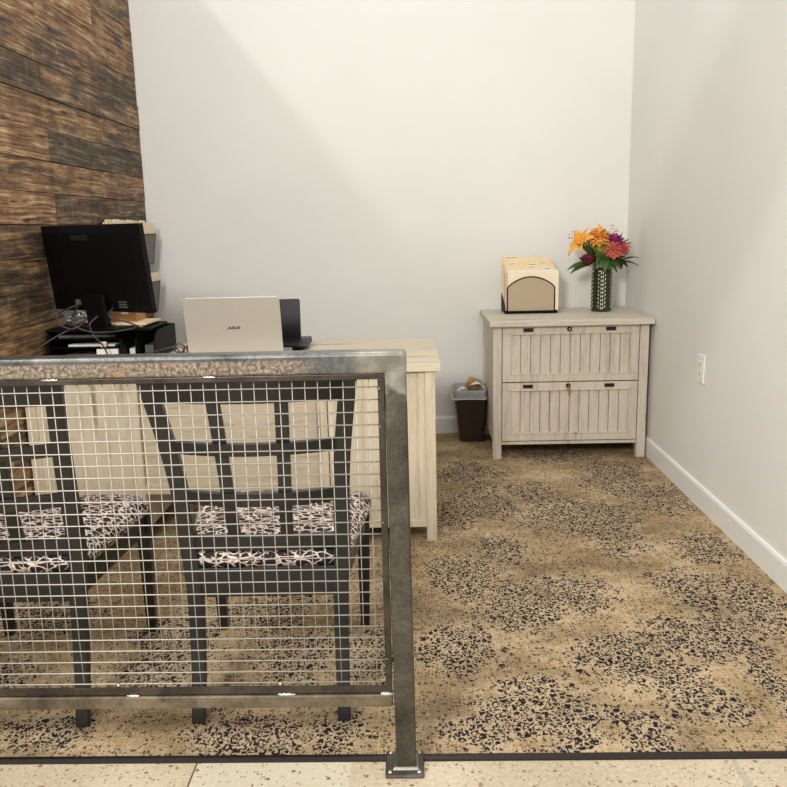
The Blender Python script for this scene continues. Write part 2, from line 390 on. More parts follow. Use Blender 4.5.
def struct(name, bm, mat, **kw):
    o = obj(name, bm, mat, **kw); o['kind'] = 'structure'; return o
def copy_tree(o, parent=None):
    c = o.copy(); C.objects.link(c); c.parent = parent
    for ch in list(o.children): copy_tree(ch, c)
    return c

# ------------------------------------------------------------------ setting
XL, XR, YB, YE, ZT = -1.607, 1.315, 5.04, 1.803, 3.13
bm = BM(); box(bm, -3.4, 3.0, -2.5, YE-.006, -.08, 0); struct('floor', bm, M['concrete'])
bm = BM(); box(bm, XL-.05, XR+.02, YE-.006, YB+.05, -.08, .001); struct('floor_carpet', bm, M['carpet'])
bm = BM()
prism(bm, [(YE-.016, 0), (YE-.014, .005), (YE-.007, .0085), (YE+.003, .0085), (YE+.006, .001), (YE+.006, 0)], 'x', XL, XR)
struct('trim_1', bm, M['trimstrip'])
bm = BM(); box(bm, XL-.15, XR+.15, YB, YB+.12, 0, 3.6); struct('wall_back', bm, M['wall'])
bm = BM(); box(bm, XR, XR+.14, 1.5, YB, 0, 3.15); struct('wall_right', bm, M['wall'])
# header beam spanning the opening, above the picture
bm = BM(); box(bm, XL-2.2, XR+.14, 1.40, 1.56, 3.16, 3.42); struct('trim_2', bm, M['wall'])
# left wall: reclaimed boards with staggered joints
bm = BM(); lay = bm.loops.layers.float_color.new('board')
zs = 1.344-.1385*10; tones = {
 # (row, segment) -> (grey mix, lightness)
 (0,3.0): (.15,.62), (0,3.74): (.75,.32), (1,3.08): (.25,.5), (1,4.41): (.35,.48), (2,3.0): (.1,.6), (2,3.74): (.95,.3),
 (3,3.08): (.35,.5), (3,4.41): (.55,.42), (4,3.0): (.7,.36), (4,3.74): (.6,.4), (5,3.08): (.55,.46), (5,4.41): (.75,.42),
 (6,3.0): (.2,.5), (6,3.74): (.3,.46), (7,3.08): (.12,.74), (7,4.41): (.4,.5), (8,3.0): (.2,.5), (8,3.74): (.5,.42),
 (-1,3.08): (.5,.34), (-1,4.41): (.5,.38), (-2,3.0): (.6,.34), (-2,3.74): (.5,.4), (-3,3.08): (.5,.35)}
rr = random.Random(11)
for k in range(-10, 14):
    z0 = 1.344+.1385*k; z1 = z0+.1352
    if z0 < 0: z0 = 0.001
    if z1 < .02 or z0 > ZT: continue
    z1 = min(z1, ZT)
    joints = [4.41-1.32*i for i in range(-1, 5)] if k % 2 else [3.742-1.32*i for i in range(-1, 5)]
    joints = sorted(j for j in joints if 1.5 < j < YB)
    ends = [1.5]+joints+[YB-rr.uniform(.001, .004)]
    for a, b in zip(ends, ends[1:]):
        key = None
        for kk in tones:
            if kk[0] == k and abs((kk[1] if kk[1] > 3.5 else -1)-(a if a > 3.5 else -1)) < .05: key = kk
        g, l = tones[key] if key else (rr.uniform(.2, .8), rr.uniform(.34, .6))
        dx = rr.uniform(0, .009)
        fs = box(bm, XL-.02, XL-.004+dx, a+.001, b-.001, z0, z1)
        c = (g, l, rr.random(), 1)
        for f_ in fs:
            for lp in f_.loops: lp[lay] = c
struct('wall_left', bm, M['boards'])
bm = BM(); box(bm, XL-.14, XL-.02, 1.5, YB, 0, ZT); struct('wall_left_core', bm, M['black_matte'])
# baseboards
def bb_profile(): return [(0,0), (.013,0), (.013,.094), (.009,.104), (0,.106)]
bm = BM()
A = [(XR-u, v) for u, v in bb_profile()]
VA = [bm.verts.new((u, 1.82, v)) for u, v in A]; VB = [bm.verts.new((u, YB, v)) for u, v in A]
bm.faces.new(VA); bm.faces.new(VB[::-1])
for k in range(5): bm.faces.new([VA[k], VB[k], VB[(k+1)%5], VA[(k+1)%5]])
struct('baseboard_right', bm, M['baseboard'])
bm = BM(); prism(bm, [(YB-u, v) for u, v in bb_profile()], 'x', XL+.01, XR-.013); struct('baseboard_back', bm, M['baseboard'])

# ------------------------------------------------------------------ steel guard rail
FY0, FY1 = 1.745, 1.796
rail = thing('guard_rail', 'raw steel guard rail with welded wire mesh in front of the chairs', 'railing', (-.040, 1.77, 0))
bm = BM(); box(bm, -.0625, -.0140, FY0, FY1, .004, 1.028)
for v in bm.verts: v.co.x += .0055*(1-v.co.z)
post = obj('post', bm, M['steel_post'], rail, bevel=.005)
bm = BM(); box(bm, XL+.01, -.0137, FY0-.0004, FY1, .984, 1.034); obj('top_rail', bm, M['steel_rail'], rail, bevel=.009, seg=4)
bm = BM(); box(bm, XL+.01, XL+.06, FY0, FY1, .004, .985); obj('post', bm, M['steel'], rail, bevel=.005)
bm = BM(); box(bm, XL+.06, -.0625, FY0+.002, FY0+.032, .176, .209); obj('bottom_rail', bm, M['steel_low'], rail, bevel=.004)
bm = BM()  # angle frame that clamps the mesh
for x0, x1, z0, z1 in [(XL+.06, -.063, .972, .984), (XL+.06, -.063, .212, .231), (-.078, -.063, .231, .972), (XL+.06, XL+.076, .231, .972)]:
    box(bm, x0, x1, FY0+.006, FY0+.010, z0, z1)
for x0, x1, z0, z1 in [(XL+.06, -.063, .980, .984), (XL+.06, -.063, .2085, .216), (-.067, -.063, .231, .972)]:
    box(bm, x0, x1, FY0+.010, FY0+.032, z0, z1)
obj('mesh_frame', bm, M['steel_dark'], rail, bevel=.001)
bm = BM(); yw = FY0+.014
p = .0283
for k in range(26): 
    z = .954-.02868*k; tube(bm, [(XL+.06, yw, z), (-.069, yw, z)], .0015, 6)
k = 0
while True:
    x = -.0985-p*k
    if x < XL+.07: break
    tube(bm, [(x, yw+.003, .216), (x, yw+.003, .982)], .0011, 6); k += 1
obj('wire_mesh', bm, M['wire'], rail, smooth=True)
# plate with domed corners
pl = BM(); px0, px1, py0, py1 = -.084, .010, 1.722, 1.818
box(pl, px0, px1, py0, py1, 0, .010)
plate = obj('base_plate', pl, M['steel'], rail, bevel=.004)
bm = BM(); frustum(bm, (-.068, .001, 1.737, 1.806), (-.062, -.004, 1.743, 1.799), .010, .018); obj('weld_bead', bm, M['steel_ground'], rail, bevel=.003)
for bx, by in [(px0+.012, py0+.011), (px1-.012, py0+.011), (px0+.012, py1-.011), (px1-.012, py1-.011)]:
    bm = BM(); lathe(bm, [(.0062, 0), (.0062, .002), (.0045, .005), (.001, .006)], (bx, by, .010), 12); obj('bolt', bm, M['bolt'], plate, smooth=True)
def weld(x, z, w, y=FY0+.004, h=.007):
    bm = BM(); n = 10
    pts = [(x-w/2+w*i/n, y, z+.0008*math.sin(i*2.1)) for i in range(n+1)]
    tube(bm, pts, [h*.5*max(.35, math.sin(PI*(i+.6)/(n+1.2))**.5) for i in range(n+1)], 8)
    obj('weld_bead', bm, M['weld'], rail, smooth=True)
weld(-.685, .211, .032); weld(-.315, .211, .045); weld(-.076, .2105, .03, h=.010); weld(-.804, .984, .04, h=.005); weld(-.448, .984, .03, h=.004)
for x, z in [(-.075, .951), (-.075, .865), (-.074, .64), (-.074, .30), (-.33, .236), (-.72,.236)]:
    bm = BM(); bmesh.ops.create_icosphere(bm, subdivisions=2, radius=.0045, matrix=Matrix.Translation((x, yw-.004, z))); obj('weld_bead', bm, M['weld'], rail, smooth=True)

# ------------------------------------------------------------------ chairs
def make_chair(label, loc, rz):
    t = thing('dining_chair', label, 'chair', (0,0,0), 0, 'black lattice back chairs drawn up to the desk')
    m = M['chair']
    prof = [(0, 0, .218), (.12, .032, .216), (.25, .054, .216), (.37, .065, .218), (.47, .067, .225), (.58, .050, .228), (.70, .020, .234), (.83, -.022, .248), (.995, -.080, .270)]
    def yat(z):
        for (z0, y0, _), (z1, y1, _) in zip(prof, prof[1:]):
            if z0 <= z <= z1: return y0+(y1-y0)*(z-z0)/(z1-z0)
        return prof[-1][1]
    def xat(z):
        for (z0, _, a), (z1, _, b) in zip(prof, prof[1:]):
            if z0 <= z <= z1: return a+(b-a)*(z-z0)/(z1-z0)
        return prof[-1][2]
    for s in (-1, 1):
        pts = spline([(s*(x-.021), y, z) for z, y, x in prof], 3)
        bm = BM(); n = len(pts)-1
        sweep(bm, pts, [.017+.004*min(1, i/n*2.2) for i in range(n+1)], [.013+.004*math.sin(PI*min(1, i/n*1.1)) for i in range(n+1)])
        obj('rear_leg', bm, m, t, bevel=.003, world=False)
    def rail(z0, z1, bow, th=.011, name='back_rail', fr=1.):
        bm = BM(); zc = (z0+z1)/2; X = (xat(zc)-.03)*fr; n = 12; R0 = []
        for i in range(n+1):
            u = -1+2*i/n; x = X*u; y0_ = -bow*(1-u*u)
            R0.append([bm.verts.new((x, yat(z)+y0_+dy, z)) for z, dy in ((z0, -th), (z0, th), (z1, th), (z1, -th))])
        for a, b in zip(R0, R0[1:]):
            for k in range(4): bm.faces.new([a[k], a[(k+1)%4], b[(k+1)%4], b[k]])
        bm.faces.new(R0[0]); bm.faces.new(R0[-1][::-1])
        obj(name, bm, m, t, bevel=.002, world=False)
    rail(.895, .985, .040, .012, 'crest_rail')
    rail(.754, .788, .048); rail(.608, .646, .044); rail(.468, .510, .015)
    for s in (-1, 1):
        bm = BM(); pts = []
        for i in range(13):
            z = .49+(.915-.49)*i/12; xx = .072+.014*(z-.49)/.42; u = xx/xat(z)
            bow = .015+.028*min(1, max(0, (z-.49)/.12)); pts.append((s*xx-.004+.008*(z-.49)/.42-(.008 if s > 0 else 0), yat(z)-bow*(1-u*u)+.004, z))
        sweep(bm, pts, .0165, .008); obj('back_slat', bm, m, t, bevel=.002, world=False)
    # aprons
    bm = BM(); box(bm, -.195, .195, .052, .078, .335, .418); obj('apron', bm, m, t, bevel=.002, world=False)
    bm = BM(); box(bm, -.235, .235, .515, .537, .352, .420); obj('apron', bm, m, t, bevel=.002, world=False)
    for s in (-1, 1):
        bm = BM()
        V = [bm.verts.new(p) for p in [(s*.186,.07,.345),(s*.208,.07,.345),(s*.252,.52,.352),(s*.230,.52,.352),(s*.186,.07,.420),(s*.208,.07,.420),(s*.252,.52,.420),(s*.230,.52,.420)]]
        for f in [(0,3,2,1),(4,5,6,7),(0,1,5,4),(1,2,6,5),(2,3,7,6),(3,0,4,7)]: bm.faces.new([V[i] for i in f])
        obj('apron', bm, m, t, bevel=.002, world=False)
        bm = BM(); sweep(bm, [(s*.236, .522, .0), (s*.238, .522, .2), (s*.240, .52, .42)], [.014, .018, .021], [.014, .018, .021]); obj('front_leg', bm, m, t, bevel=.003, world=False)
    # cushion, crowned, edges rolled under
    bm = BM(); N = 28; grid = []
    def half(v): return .222+(.285-.222)*v
    for j in range(N+1):
        row = []
        for i in range(N+1):
            u = -1+2*i/N; v = -1+2*j/N
            r_ = (abs(u)**7+abs(v)**7)**(1/7); e_ = 1 if r_ < 1e-6 else 1/r_
            # pull square corners in to a rounded outline
            k_ = max(abs(u), abs(v))/r_ if r_ > 1e-6 else 1
            uu, vv = u*k_, v*k_; q = min(1, (abs(uu)**7+abs(vv)**7)**(1/7))
            lat = 1-.10*max(0, q-.8)/.2*0
            z = .446+.040*(max(0, 1-q**6))**.5+.016*(1-min(1, u*u))*(1-min(1, v*v))
            y = .30+vv*.252; x = uu*half((y-.05)/.5)
            row.append(bm.verts.new((x, y, z)))
        grid.append(row)
    for j in range(N):
        for i in range(N): bm.faces.new([grid[j][i], grid[j][i+1], grid[j+1][i+1], grid[j+1][i]])
    ring = [grid[0][i] for i in range(N+1)]+[grid[j][N] for j in range(1, N+1)]+[grid[N][i] for i in range(N-1, -1, -1)]+[grid[j][0] for j in range(N-1, 0, -1)]
    low = [bm.verts.new((v.co.x*.955, .30+(v.co.y-.30)*.965, .419)) for v in ring]; n = len(ring)
    for k in range(n): bm.faces.new([ring[k], low[k], low[(k+1)%n], ring[(k+1)%n]])
    bm.faces.new(low)
    obj('seat_cushion', bm, M['fabric'], t, smooth=True, world=False)
    t.location = loc; t.rotation_euler = (0, 0, rz)
    return t
ch = make_chair('black lattice back dining chair with leopard print seat nearer the rail end post', (-.398, 1.965, .001), math.radians(1.2))
c2 = copy_tree(ch); c2.location = (-1.103, 1.944, .001); c2.rotation_euler = (0, 0, math.radians(1.6))
c2['label'] = 'black lattice back dining chair with leopard print seat cut off by the left photo edge'

# ------------------------------------------------------------------ desk
DX0, DX1, DY = -1.592, .090, 3.218
desk = thing('executive_desk', 'long pale whitewashed wood desk behind the two black chairs', 'desk', (-.75, 3.6, 0))
bm = BM(); box(bm, DX0-.004, .112, 3.206, 3.965, .7265, .757); obj('desktop', bm, M['desk_top'], desk, bevel=.003)
for x0 in (DX0, DX1-.042, -1.168, -.395):
    for y0 in (DY, 3.90):
        bm = BM(); box(bm, x0, x0+.042, y0, y0+.042, .0015, .7265); obj('leg', bm, M['desk_v'], desk, bevel=.002)
for a, b in ((DX0+.042, -1.168), (-.353, DX1-.042)):
    bm = BM(); box(bm, a+.003, b-.003, DY+.014, DY+.026, .062, .7265)
    box(bm, a, b, DY+.006, DY+.014, .062, .092)
    w = b-a; 
    for i in (1,):
        pass
    p_ = obj('front_panel', bm, M['desk_v'], desk, bevel=.0015)
    gx = a+.030 if a < -1 else b-.030
    bm = BM(); box(bm, min(gx, a if a < -1 else b), max(gx, a if a < -1 else b), DY+.010, DY+.014, .092, .7265); obj('panel_molding', bm, M['desk_v'], p_, bevel=.0015)
for x0, x1 in ((DX0+.004, DX0+.018), (-1.150, -1.132), (-.389, -.371), (DX1-.018, DX1-.004)):
    bm = BM(); box(bm, x0, x1, DY+.042, 3.90, .062, .7265); obj('side_panel', bm, M['desk_v'], desk)
for a, b in ((DX0+.018, -1.150), (-.371, DX1-.018)):
    bm = BM(); box(bm, a, b, DY+.03, 3.90, .062, .08); box(bm, a, b, 3.905, 3.925, .062, .7265); obj('pedestal_body', bm, M['desk_v'], desk)
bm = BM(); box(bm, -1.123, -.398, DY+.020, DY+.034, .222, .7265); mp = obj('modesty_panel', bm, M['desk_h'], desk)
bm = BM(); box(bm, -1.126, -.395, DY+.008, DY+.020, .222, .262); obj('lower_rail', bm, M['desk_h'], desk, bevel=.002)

# ------------------------------------------------------------------ lateral file cabinet
CX0, CX1, CY0, CY1 = .4425, 1.290, 4.415, 5.02
cab = thing('file_cabinet', 'pale weathered wood two drawer file cabinet in the right corner', 'cabinet', ((CX0+CX1)/2, 4.72, 0))
bm = BM(); box(bm, .420, 1.309, 4.375, 5.03, .753, .785); obj('cabinet_top', bm, M['cab_h'], cab, bevel=.004)
for x0 in (CX0, CX1-.048):
    for y0 in (CY0, CY1-.048):
        bm = BM(); box(bm, x0, x0+.048, y0, y0+.048, .0015, .753); obj('leg', bm, M['cab_v'], cab, bevel=.003)
bm = BM(); box(bm, CX0+.006, CX0+.020, CY0+.048, CY1-.048, .10, .753); box(bm, CX1-.020, CX1-.006, CY0+.048, CY1-.048, .10, .753)
box(bm, CX0+.02, CX1-.02, CY1-.04, CY1-.026, .10, .753); box(bm, CX0+.02, CX1-.02, CY0+.05, CY1-.04, .09, .105)
box(bm, CX0+.004, CX0+.010, CY0+.048, CY1-.048, .09, .14)
obj('carcass', bm, M['cab_v'], cab)
bm = BM(); box(bm, CX0+.048, CX1-.048, CY0+.012, CY0+.03, .082, .100); obj('bottom_rail', bm, M['cab_v'], cab, bevel=.002)
def drawer(z0, z1, key):
    a, b = CX0+.052, CX1-.052; y = CY0+.004
    bm = BM()
    box(bm, a, b, y, y+.018, z1-.040, z1); box(bm, a, b, y, y+.018, z0, z0+.040)
    box(bm, a, a+.045, y, y+.018, z0+.040, z1-.040); box(bm, b-.045, b, y, y+.018, z0+.040, z1-.040)
    # raised inner lip
    for q in ((a+.040, b-.040, z1-.046, z1-.038), (a+.040, b-.040, z0+.038, z0+.046)): box(bm, q[0], q[1], y-.003, y+.010, q[2], q[3])
    box(bm, a+.040, a+.048, y-.003, y+.010, z0+.04, z1-.04); box(bm, b-.048, b-.040, y-.003, y+.010, z0+.04, z1-.04)
    box(bm, a+.002, b-.002, y+.019, y+.06, z0+.004, z1-.004)
    d = obj('drawer', bm, M['cab_v'], cab, bevel=.0015)
    bm = BM(); A, B = a+.046, b-.046; n = 12; w = (B-A)/n
    for i in range(n): box(bm, A+w*i+.0022, A+w*(i+1)-.0022, y+.0085, y+.017, z0+.042, z1-.042)
    obj('beadboard', bm, M['cab_v'], d, bevel=.001)
    for hx in (.635, 1.083):
        bm = BM(); box(bm, hx-.027, hx+.027, y-.003, y, z1-.030, z1-.010)
        pb = obj('pull', bm, M['antique'], d, bevel=.001)
        bm = BM(); prism(bm, [(hx-.016, z1-.028), (hx+.016, z1-.028), (hx+.012, z1-.014), (hx-.012, z1-.014)], 'y', y-.010, y-.003); obj('label_window', bm, M['antique'], pb, bevel=.002)
    lx = .857
    bm = BM(); tube(bm, [(lx, y+.001, z1-.018), (lx, y-.006, z1-.018)], .0125, 16); lk = obj('lock', bm, M['black_matte'], d, bevel=.001)
    bm = BM(); tube(bm, [(lx, y-.006, z1-.018), (lx, y-.0075, z1-.018)], .005, 10); obj('keyhole', bm, M['bolt'], lk)
    if key:
        bm = BM(); box(bm, lx-.0012, lx+.0012, y-.022, y-.0075, z1-.022, z1-.014); box(bm, lx-.009, lx+.009, y-.024, y-.021, z1-.05, z1-.026)
        box(bm, lx-.003, lx+.003, y-.023, y-.021, z1-.072, z1-.05); obj('key', bm, M['brass'], lk, bevel=.001)
drawer(.442, .749, False); drawer(.106, .436, True)

# ------------------------------------------------------------------ waste bin
wb = thing('waste_bin', 'small dark brown waste bin with grey liner left of the file cabinet', 'bin', (.368, 4.89, 0))
def rrect(x0, x1, y0, y1, r, n=5):
    out = []
    for cx, cy, a0 in ((x1-r, y0+r, -PI/2), (x1-r, y1-r, 0), (x0+r, y1-r, PI/2), (x0+r, y0+r, PI)):
        for k in range(n+1): a = a0+PI/2*k/n; out.append((cx+r*math.cos(a), cy+r*math.sin(a)))
    return out
def loft(bm, sections, cap0=True, cap1=False):
    R0 = [[bm.verts.new((x, y, z if not callable(z) else z(x, y))) for x, y in poly] for poly, z in sections]
    for a, b in zip(R0, R0[1:]):
        n = len(a)
        for k in range(n): bm.faces.new([a[k], a[(k+1)%n], b[(k+1)%n], b[k]])
    if cap0: bm.faces.new(R0[0][::-1])
    if cap1: bm.faces.new(R0[-1])
bm = BM(); loft(bm, [(rrect(.283, .432, 4.805, 4.955, .02), .002), (rrect(.246, .436, 4.750, 4.980, .028), .318), (rrect(.249, .433, 4.753, 4.977, .027), .318), (rrect(.286, .429, 4.808, 4.952, .02), .008)], True, True)
obj('bin_body', bm, M['bin'], wb, smooth=False)
rz = random.Random(5)
bm = BM()
wob = lambda x, y: .004*math.sin(x*70)+.003*math.cos(y*55)
loft(bm, [(rrect(.239, .4395, 4.742, 4.988, .03), lambda x, y: .283+wob(x, y)), (rrect(.240, .4392, 4.744, 4.986, .03), .318), (rrect(.241, .4385, 4.746, 4.985, .03), lambda x, y: .334+wob(x, y)*.4),
          (rrect(.248, .430, 4.756, 4.974, .026), .330), (rrect(.258, .420, 4.77, 4.965, .026), .26)], False, True)
ln = obj('bin_liner', bm, M['liner'], wb, smooth=True)
bm = BM(); poly = rrect(.2375, .4405, 4.740, 4.990, .03); tube(bm, [(x, y, .284+wob(x, y)) for x, y in poly]+[(poly[0][0], poly[0][1], .284+wob(*poly[0]))], .0035, 6); obj('liner_edge', bm, M['liner_edge'], ln, smooth=True)
def crumple(name, c, s, mat, seed, label, cat, sub=3, amp=.35):
    r_ = random.Random(seed); bm = BM(); bmesh.ops.create_icosphere(bm, subdivisions=sub, radius=1)
    for v in bm.verts:
        v.co *= 1+amp*(r_.random()-.5); v.co = Vector((v.co.x*s[0], v.co.y*s[1], v.co.z*s[2]))+Vector(c)
    return tag(obj(name, bm, mat, root=c), label, cat)
crumple('paper_bag', (.372, 4.89, .340), (.045, .05, .045), M['kraft'], 3, 'crumpled brown paper bag sticking out of the waste bin', 'bag', 2, .5)
bm = BM(); W_ = Matrix.Translation((.392, 4.84, .338)) @ Matrix.Rotation(.35, 4, 'Y') @ Matrix.Rotation(-.3, 4, 'Z')
g = [[bm.verts.new(W_ @ Vector((x*.045, -.03+.06*j/5, .018*math.sin(x*2.4+j)*.5+.02*(1-x*x)))) for x in (-1, -.6, -.2, .2, .6, 1)] for j in range(6)]
for a, b in zip(g, g[1:]):
    for k in range(5): bm.faces.new([a[k], a[k+1], b[k+1], b[k]])
o = tag(obj('paper_napkin', bm, M['paper'], root=(.392, 4.84, .338), smooth=True), 'crumpled white paper on the right of the waste bin', 'paper')
md = o.modifiers.new('Solid', 'SOLIDIFY'); md.thickness = .002
crumple('plastic_wrap', (.298, 4.83, .318), (.032, .035, .025), M['liner_edge'], 9, 'white crumpled plastic on the left of the waste bin', 'plastic', 2, .45)

# ------------------------------------------------------------------ file sorter with folders
SX0, SX1 = .546, .842; SY0 = 4.74
sorter = thing('file_sorter', 'black file sorter with arched bronze mesh front on the cabinet', 'file sorter', (.70, 4.82, .785))
bm = BM(); box(bm, SX0-.004, SX1+.004, SY0-.01, SY0+.19, .7855, .802); obj('base', bm, M['black_matte'], sorter, bevel=.002)
def arch(x0, x1, z0, zs_, zt, n=20):
    out = [(x0, z0)]
    for i in range(n+1):
        u = i/n; x = x0+(x1-x0)*u; out.append((x, zs_+(zt-zs_)*math.sin(PI*u)**.75))
    out.append((x1, z0)); return out
ar = arch(SX0+.012, SX1-.012, .802, .935, .997)
bm = BM(); prism(bm, ar, 'y', SY0, SY0+.002); obj('front_panel', bm, M['mesh_tan'], sorter)
bm = BM(); tube(bm, [(x, SY0, z) for x, z in ar], .0036, 8); obj('front_frame', bm, M['black_matte'], sorter, smooth=True)
bm = BM()
for yy in (.045, .09, .135): tube(bm, [(SX0+.02, SY0+yy, .802), (SX0+.02, SY0+yy, .9), (SX1-.02, SY0+yy, .9), (SX1-.02, SY0+yy, .802)], .0018, 6)
prism(bm, [(SY0+.0, .802), (SY0+.19, .802), (SY0+.19, .89), (SY0+.16, .89), (SY0+.01, .83)], 'x', SX0-.004, SX0-.001)
obj('dividers', bm, M['black_matte'], sorter)
def folder(y, x0, x1, z1, tab, mat, label, w=.08, th=.007, lab=True, group='manila folders in the file sorter'):
    y -= .06; z1 += .010
    f = thing('manila_folder', label, 'folder', ((x0+x1)/2, y+th/2, .8025), 0, group)
    bm = BM()
    poly = [(x0, .803), (x0, z1)]
    if tab is not None: poly += [(tab, z1), (tab+.006, z1+.013), (tab+w-.006, z1+.013), (tab+w, z1)]
    poly += [(x1, z1), (x1, .803)]
    prism(bm, poly, 'y', y, y+th); obj('cover', bm, mat, f, bevel=.0006)
    if tab is not None and lab:
        bm = BM(); box(bm, tab+.014, tab+w-.014, y-.0006, y, z1-.004, z1+.009); l = obj('tab_label', bm, M['paper'], f)
        bm = BM(); box(bm, tab+.018, tab+w-.02, y-.0009, y-.0006, z1+.001, z1+.004); obj('tab_writing', bm, M['ink'], l)
    return f
fx0, fx1 = .546, .855
folder(4.805, fx0+.014, fx1-.002, 1.018, None, M['manila_pale'], 'frontmost pale manila folder directly behind the arched mesh panel', th=.008)
folder(4.816, fx0+.012, fx1-.006, 1.024, None, M['paper'], 'white folder with bright top edge second from the front of the sorter', th=.007)
folder(4.828, fx0+.008, fx1-.012, 1.028, fx1-.105, M['manila'], 'manila folder with right hand tab just behind the white folder', th=.012)
folder(4.846, fx0+.006, fx1-.016, 1.038, fx0+.115, M['manila'], 'manila folder whose low centre tab stands second lowest in the sorter', th=.012)
folder(4.866, fx0+.004, fx1-.018, 1.052, fx0+.125, M['manila'], 'manila folder with upper centre tab in the middle of the sorter', th=.012)
folder(4.886, fx0+.002, fx1-.020, 1.056, fx0+.010, M['manila'], 'manila folder with left hand tab in the middle of the sorter', th=.012)
folder(4.906, fx0+.000, fx1-.022, 1.062, fx1-.12, M['manila'], 'manila folder with high right hand tab near the back of the sorter', th=.012)
folder(4.930, fx0-.002, fx1-.024, 1.088, None, M['manila'], 'tall plain manila folder second from the back of the sorter', th=.010)
folder(4.950, fx0-.004, fx1-.030, 1.090, fx0-.002, M['manila'], 'rearmost manila folder with a white labelled left tab standing highest', w=.1, th=.012)
folder(4.815+.0, fx0-.0, fx0+.010, 1.01, None, M['manila_pink'], 'narrow pinkish folder edge showing at the left of the sorter', th=.05) 

# ------------------------------------------------------------------ vase and flowers
VX, VY, VZ = 1.113, 4.80, .7855
vase = thing('vase', 'dark green cylindrical vase with white chevron relief beside the file sorter', 'vase', (VX, VY, VZ))
bm = BM(); n = 40
prof = [(.052, 0), (.0585, .005), (.0600, .02), (.0600, .23), (.0585, .243), (.0560, .247), (.0535, .243), (.0530, .02)]
lathe(bm, prof, (VX, VY, VZ), 40); obj('vase_body', bm, M['vase'], vase, smooth=True)
for col_ in range(-1, 3):
    th0 = math.radians(-101+col_*75); bm = BM()
    for i in range(10):
        z = VZ+.014+.0225*i
        for s_ in (-1, 1):
            a0, a1 = th0+s_*.05, th0+s_*.34; P = []
            for a, zz in ((a0, z), (a1, z+.014), (a1+s_*.02, z+.024), (a0, z+.013)):
                P.append(Vector((VX+.0604*math.cos(a), VY+.0604*math.sin(a), zz)))
            vs = [bm.verts.new(p) for p in P]
            ins = [bm.verts.new(p+((Vector((VX, VY, p.z))-p).normalized()*.0025)) for p in P]
            bm.faces.new(vs); bm.faces.new(ins[::-1])
            for k in range(4): bm.faces.new([vs[k], ins[k], ins[(k+1)%4], vs[(k+1)%4]])
    obj('chevron_relief', bm, M['chevron'], vase)

def petal(bm, base, d, n_, L, W, curl, droop=0., seg=10, ruffle=0., ph=0.):
    """petal from base along d with face normal n_; curl bends toward -n_"""
    d = d.normalized(); n_ = (n_-d*n_.dot(d)).normalized(); s = d.cross(n_)
    G = []
    for i in range(seg+1):
        u = i/seg; ang = curl*u*u
        c = base+d*(L*(math.sin(ang)/ang*u if ang > .01 else u))-n_*(L*(1-math.cos(ang))/max(ang, .01)*u if ang > .01 else 0)
        c.z -= droop*u*u
        w = W*math.sin(PI*min(.98, u**.75*.93+.06))**.8
        row = []
        for k in (-1, -.5, 0, .5, 1):
            z = n_*((abs(k)**2)*w*.35+ruffle*math.sin(ph+u*13+k*5)*u)
            row.append(bm.verts.new(c+s*(k*w)+z))
        G.append(row)
    for a, b in zip(G, G[1:]):
        for k in range(4): bm.faces.new([a[k], a[k+1], b[k+1], b[k]])
def solid(o, th=.0012):
    md = o.modifiers.new('Solid', 'SOLIDIFY'); md.thickness = th; md.offset = 0; return o
def stem_to(o, tip, r=.0022, mat='stem'):
    tip = Vector(tip); b = Vector((VX+(tip.x-VX)*.12, VY+(tip.y-VY)*.12, VZ+.03))
    mid_ = Vector((VX+(tip.x-VX)*.32, VY+(tip.y-VY)*.32, VZ+.22))
    bm = BM(); tube(bm, spline([b, mid_, tip], 6), r, 6); obj('stem', bm, M[mat], o, smooth=True)
def frame_from(ax):
    ax = Vector(ax).normalized(); a = ax.cross(Vector((0, 0, 1)))
    if a.length < .1: a = Vector((1, 0, 0))
    a.normalize(); return ax, a, ax.cross(a)
def lily(c, ax, L, label, mat='orange', curls=.9, W=.020, op=1.0, seed=0):
    c = Vector(c); o = thing('lily', label, 'flower', (VX, VY, VZ+.02)); stem_to(o, c)
    ax, a, b = frame_from(ax); r_ = random.Random(seed)
    for k in range(6):
        th = 2*PI*k/6+.3; rad = a*math.cos(th)+b*math.sin(th)
        d = (ax*(1.0)+rad*op).normalized(); bm = BM()
        petal(bm, c, d, ax*1.0-rad*.6, L*r_.uniform(.9, 1.08), W*(1 if k % 2 else .8), curls*r_.uniform(.8, 1.2), ruffle=.0018, ph=k)
        solid(obj('petal', bm, M[mat], o, smooth=True))
    for k in range(6):
        th = 2*PI*k/6; rad = a*math.cos(th)+b*math.sin(th); tip = c+ax*L*.95+rad*L*.22
        bm = BM(); tube(bm, spline([c, c+ax*L*.5+rad*L*.06, tip], 4), .0009, 5); st = obj('stamen', bm, M['orange'], o, smooth=True)
        bm = BM(); tube(bm, [tip-rad*.006, tip, tip+rad*.006], [.0012, .0026, .0012], 6); obj('anther', bm, M['anther'], st, smooth=True)
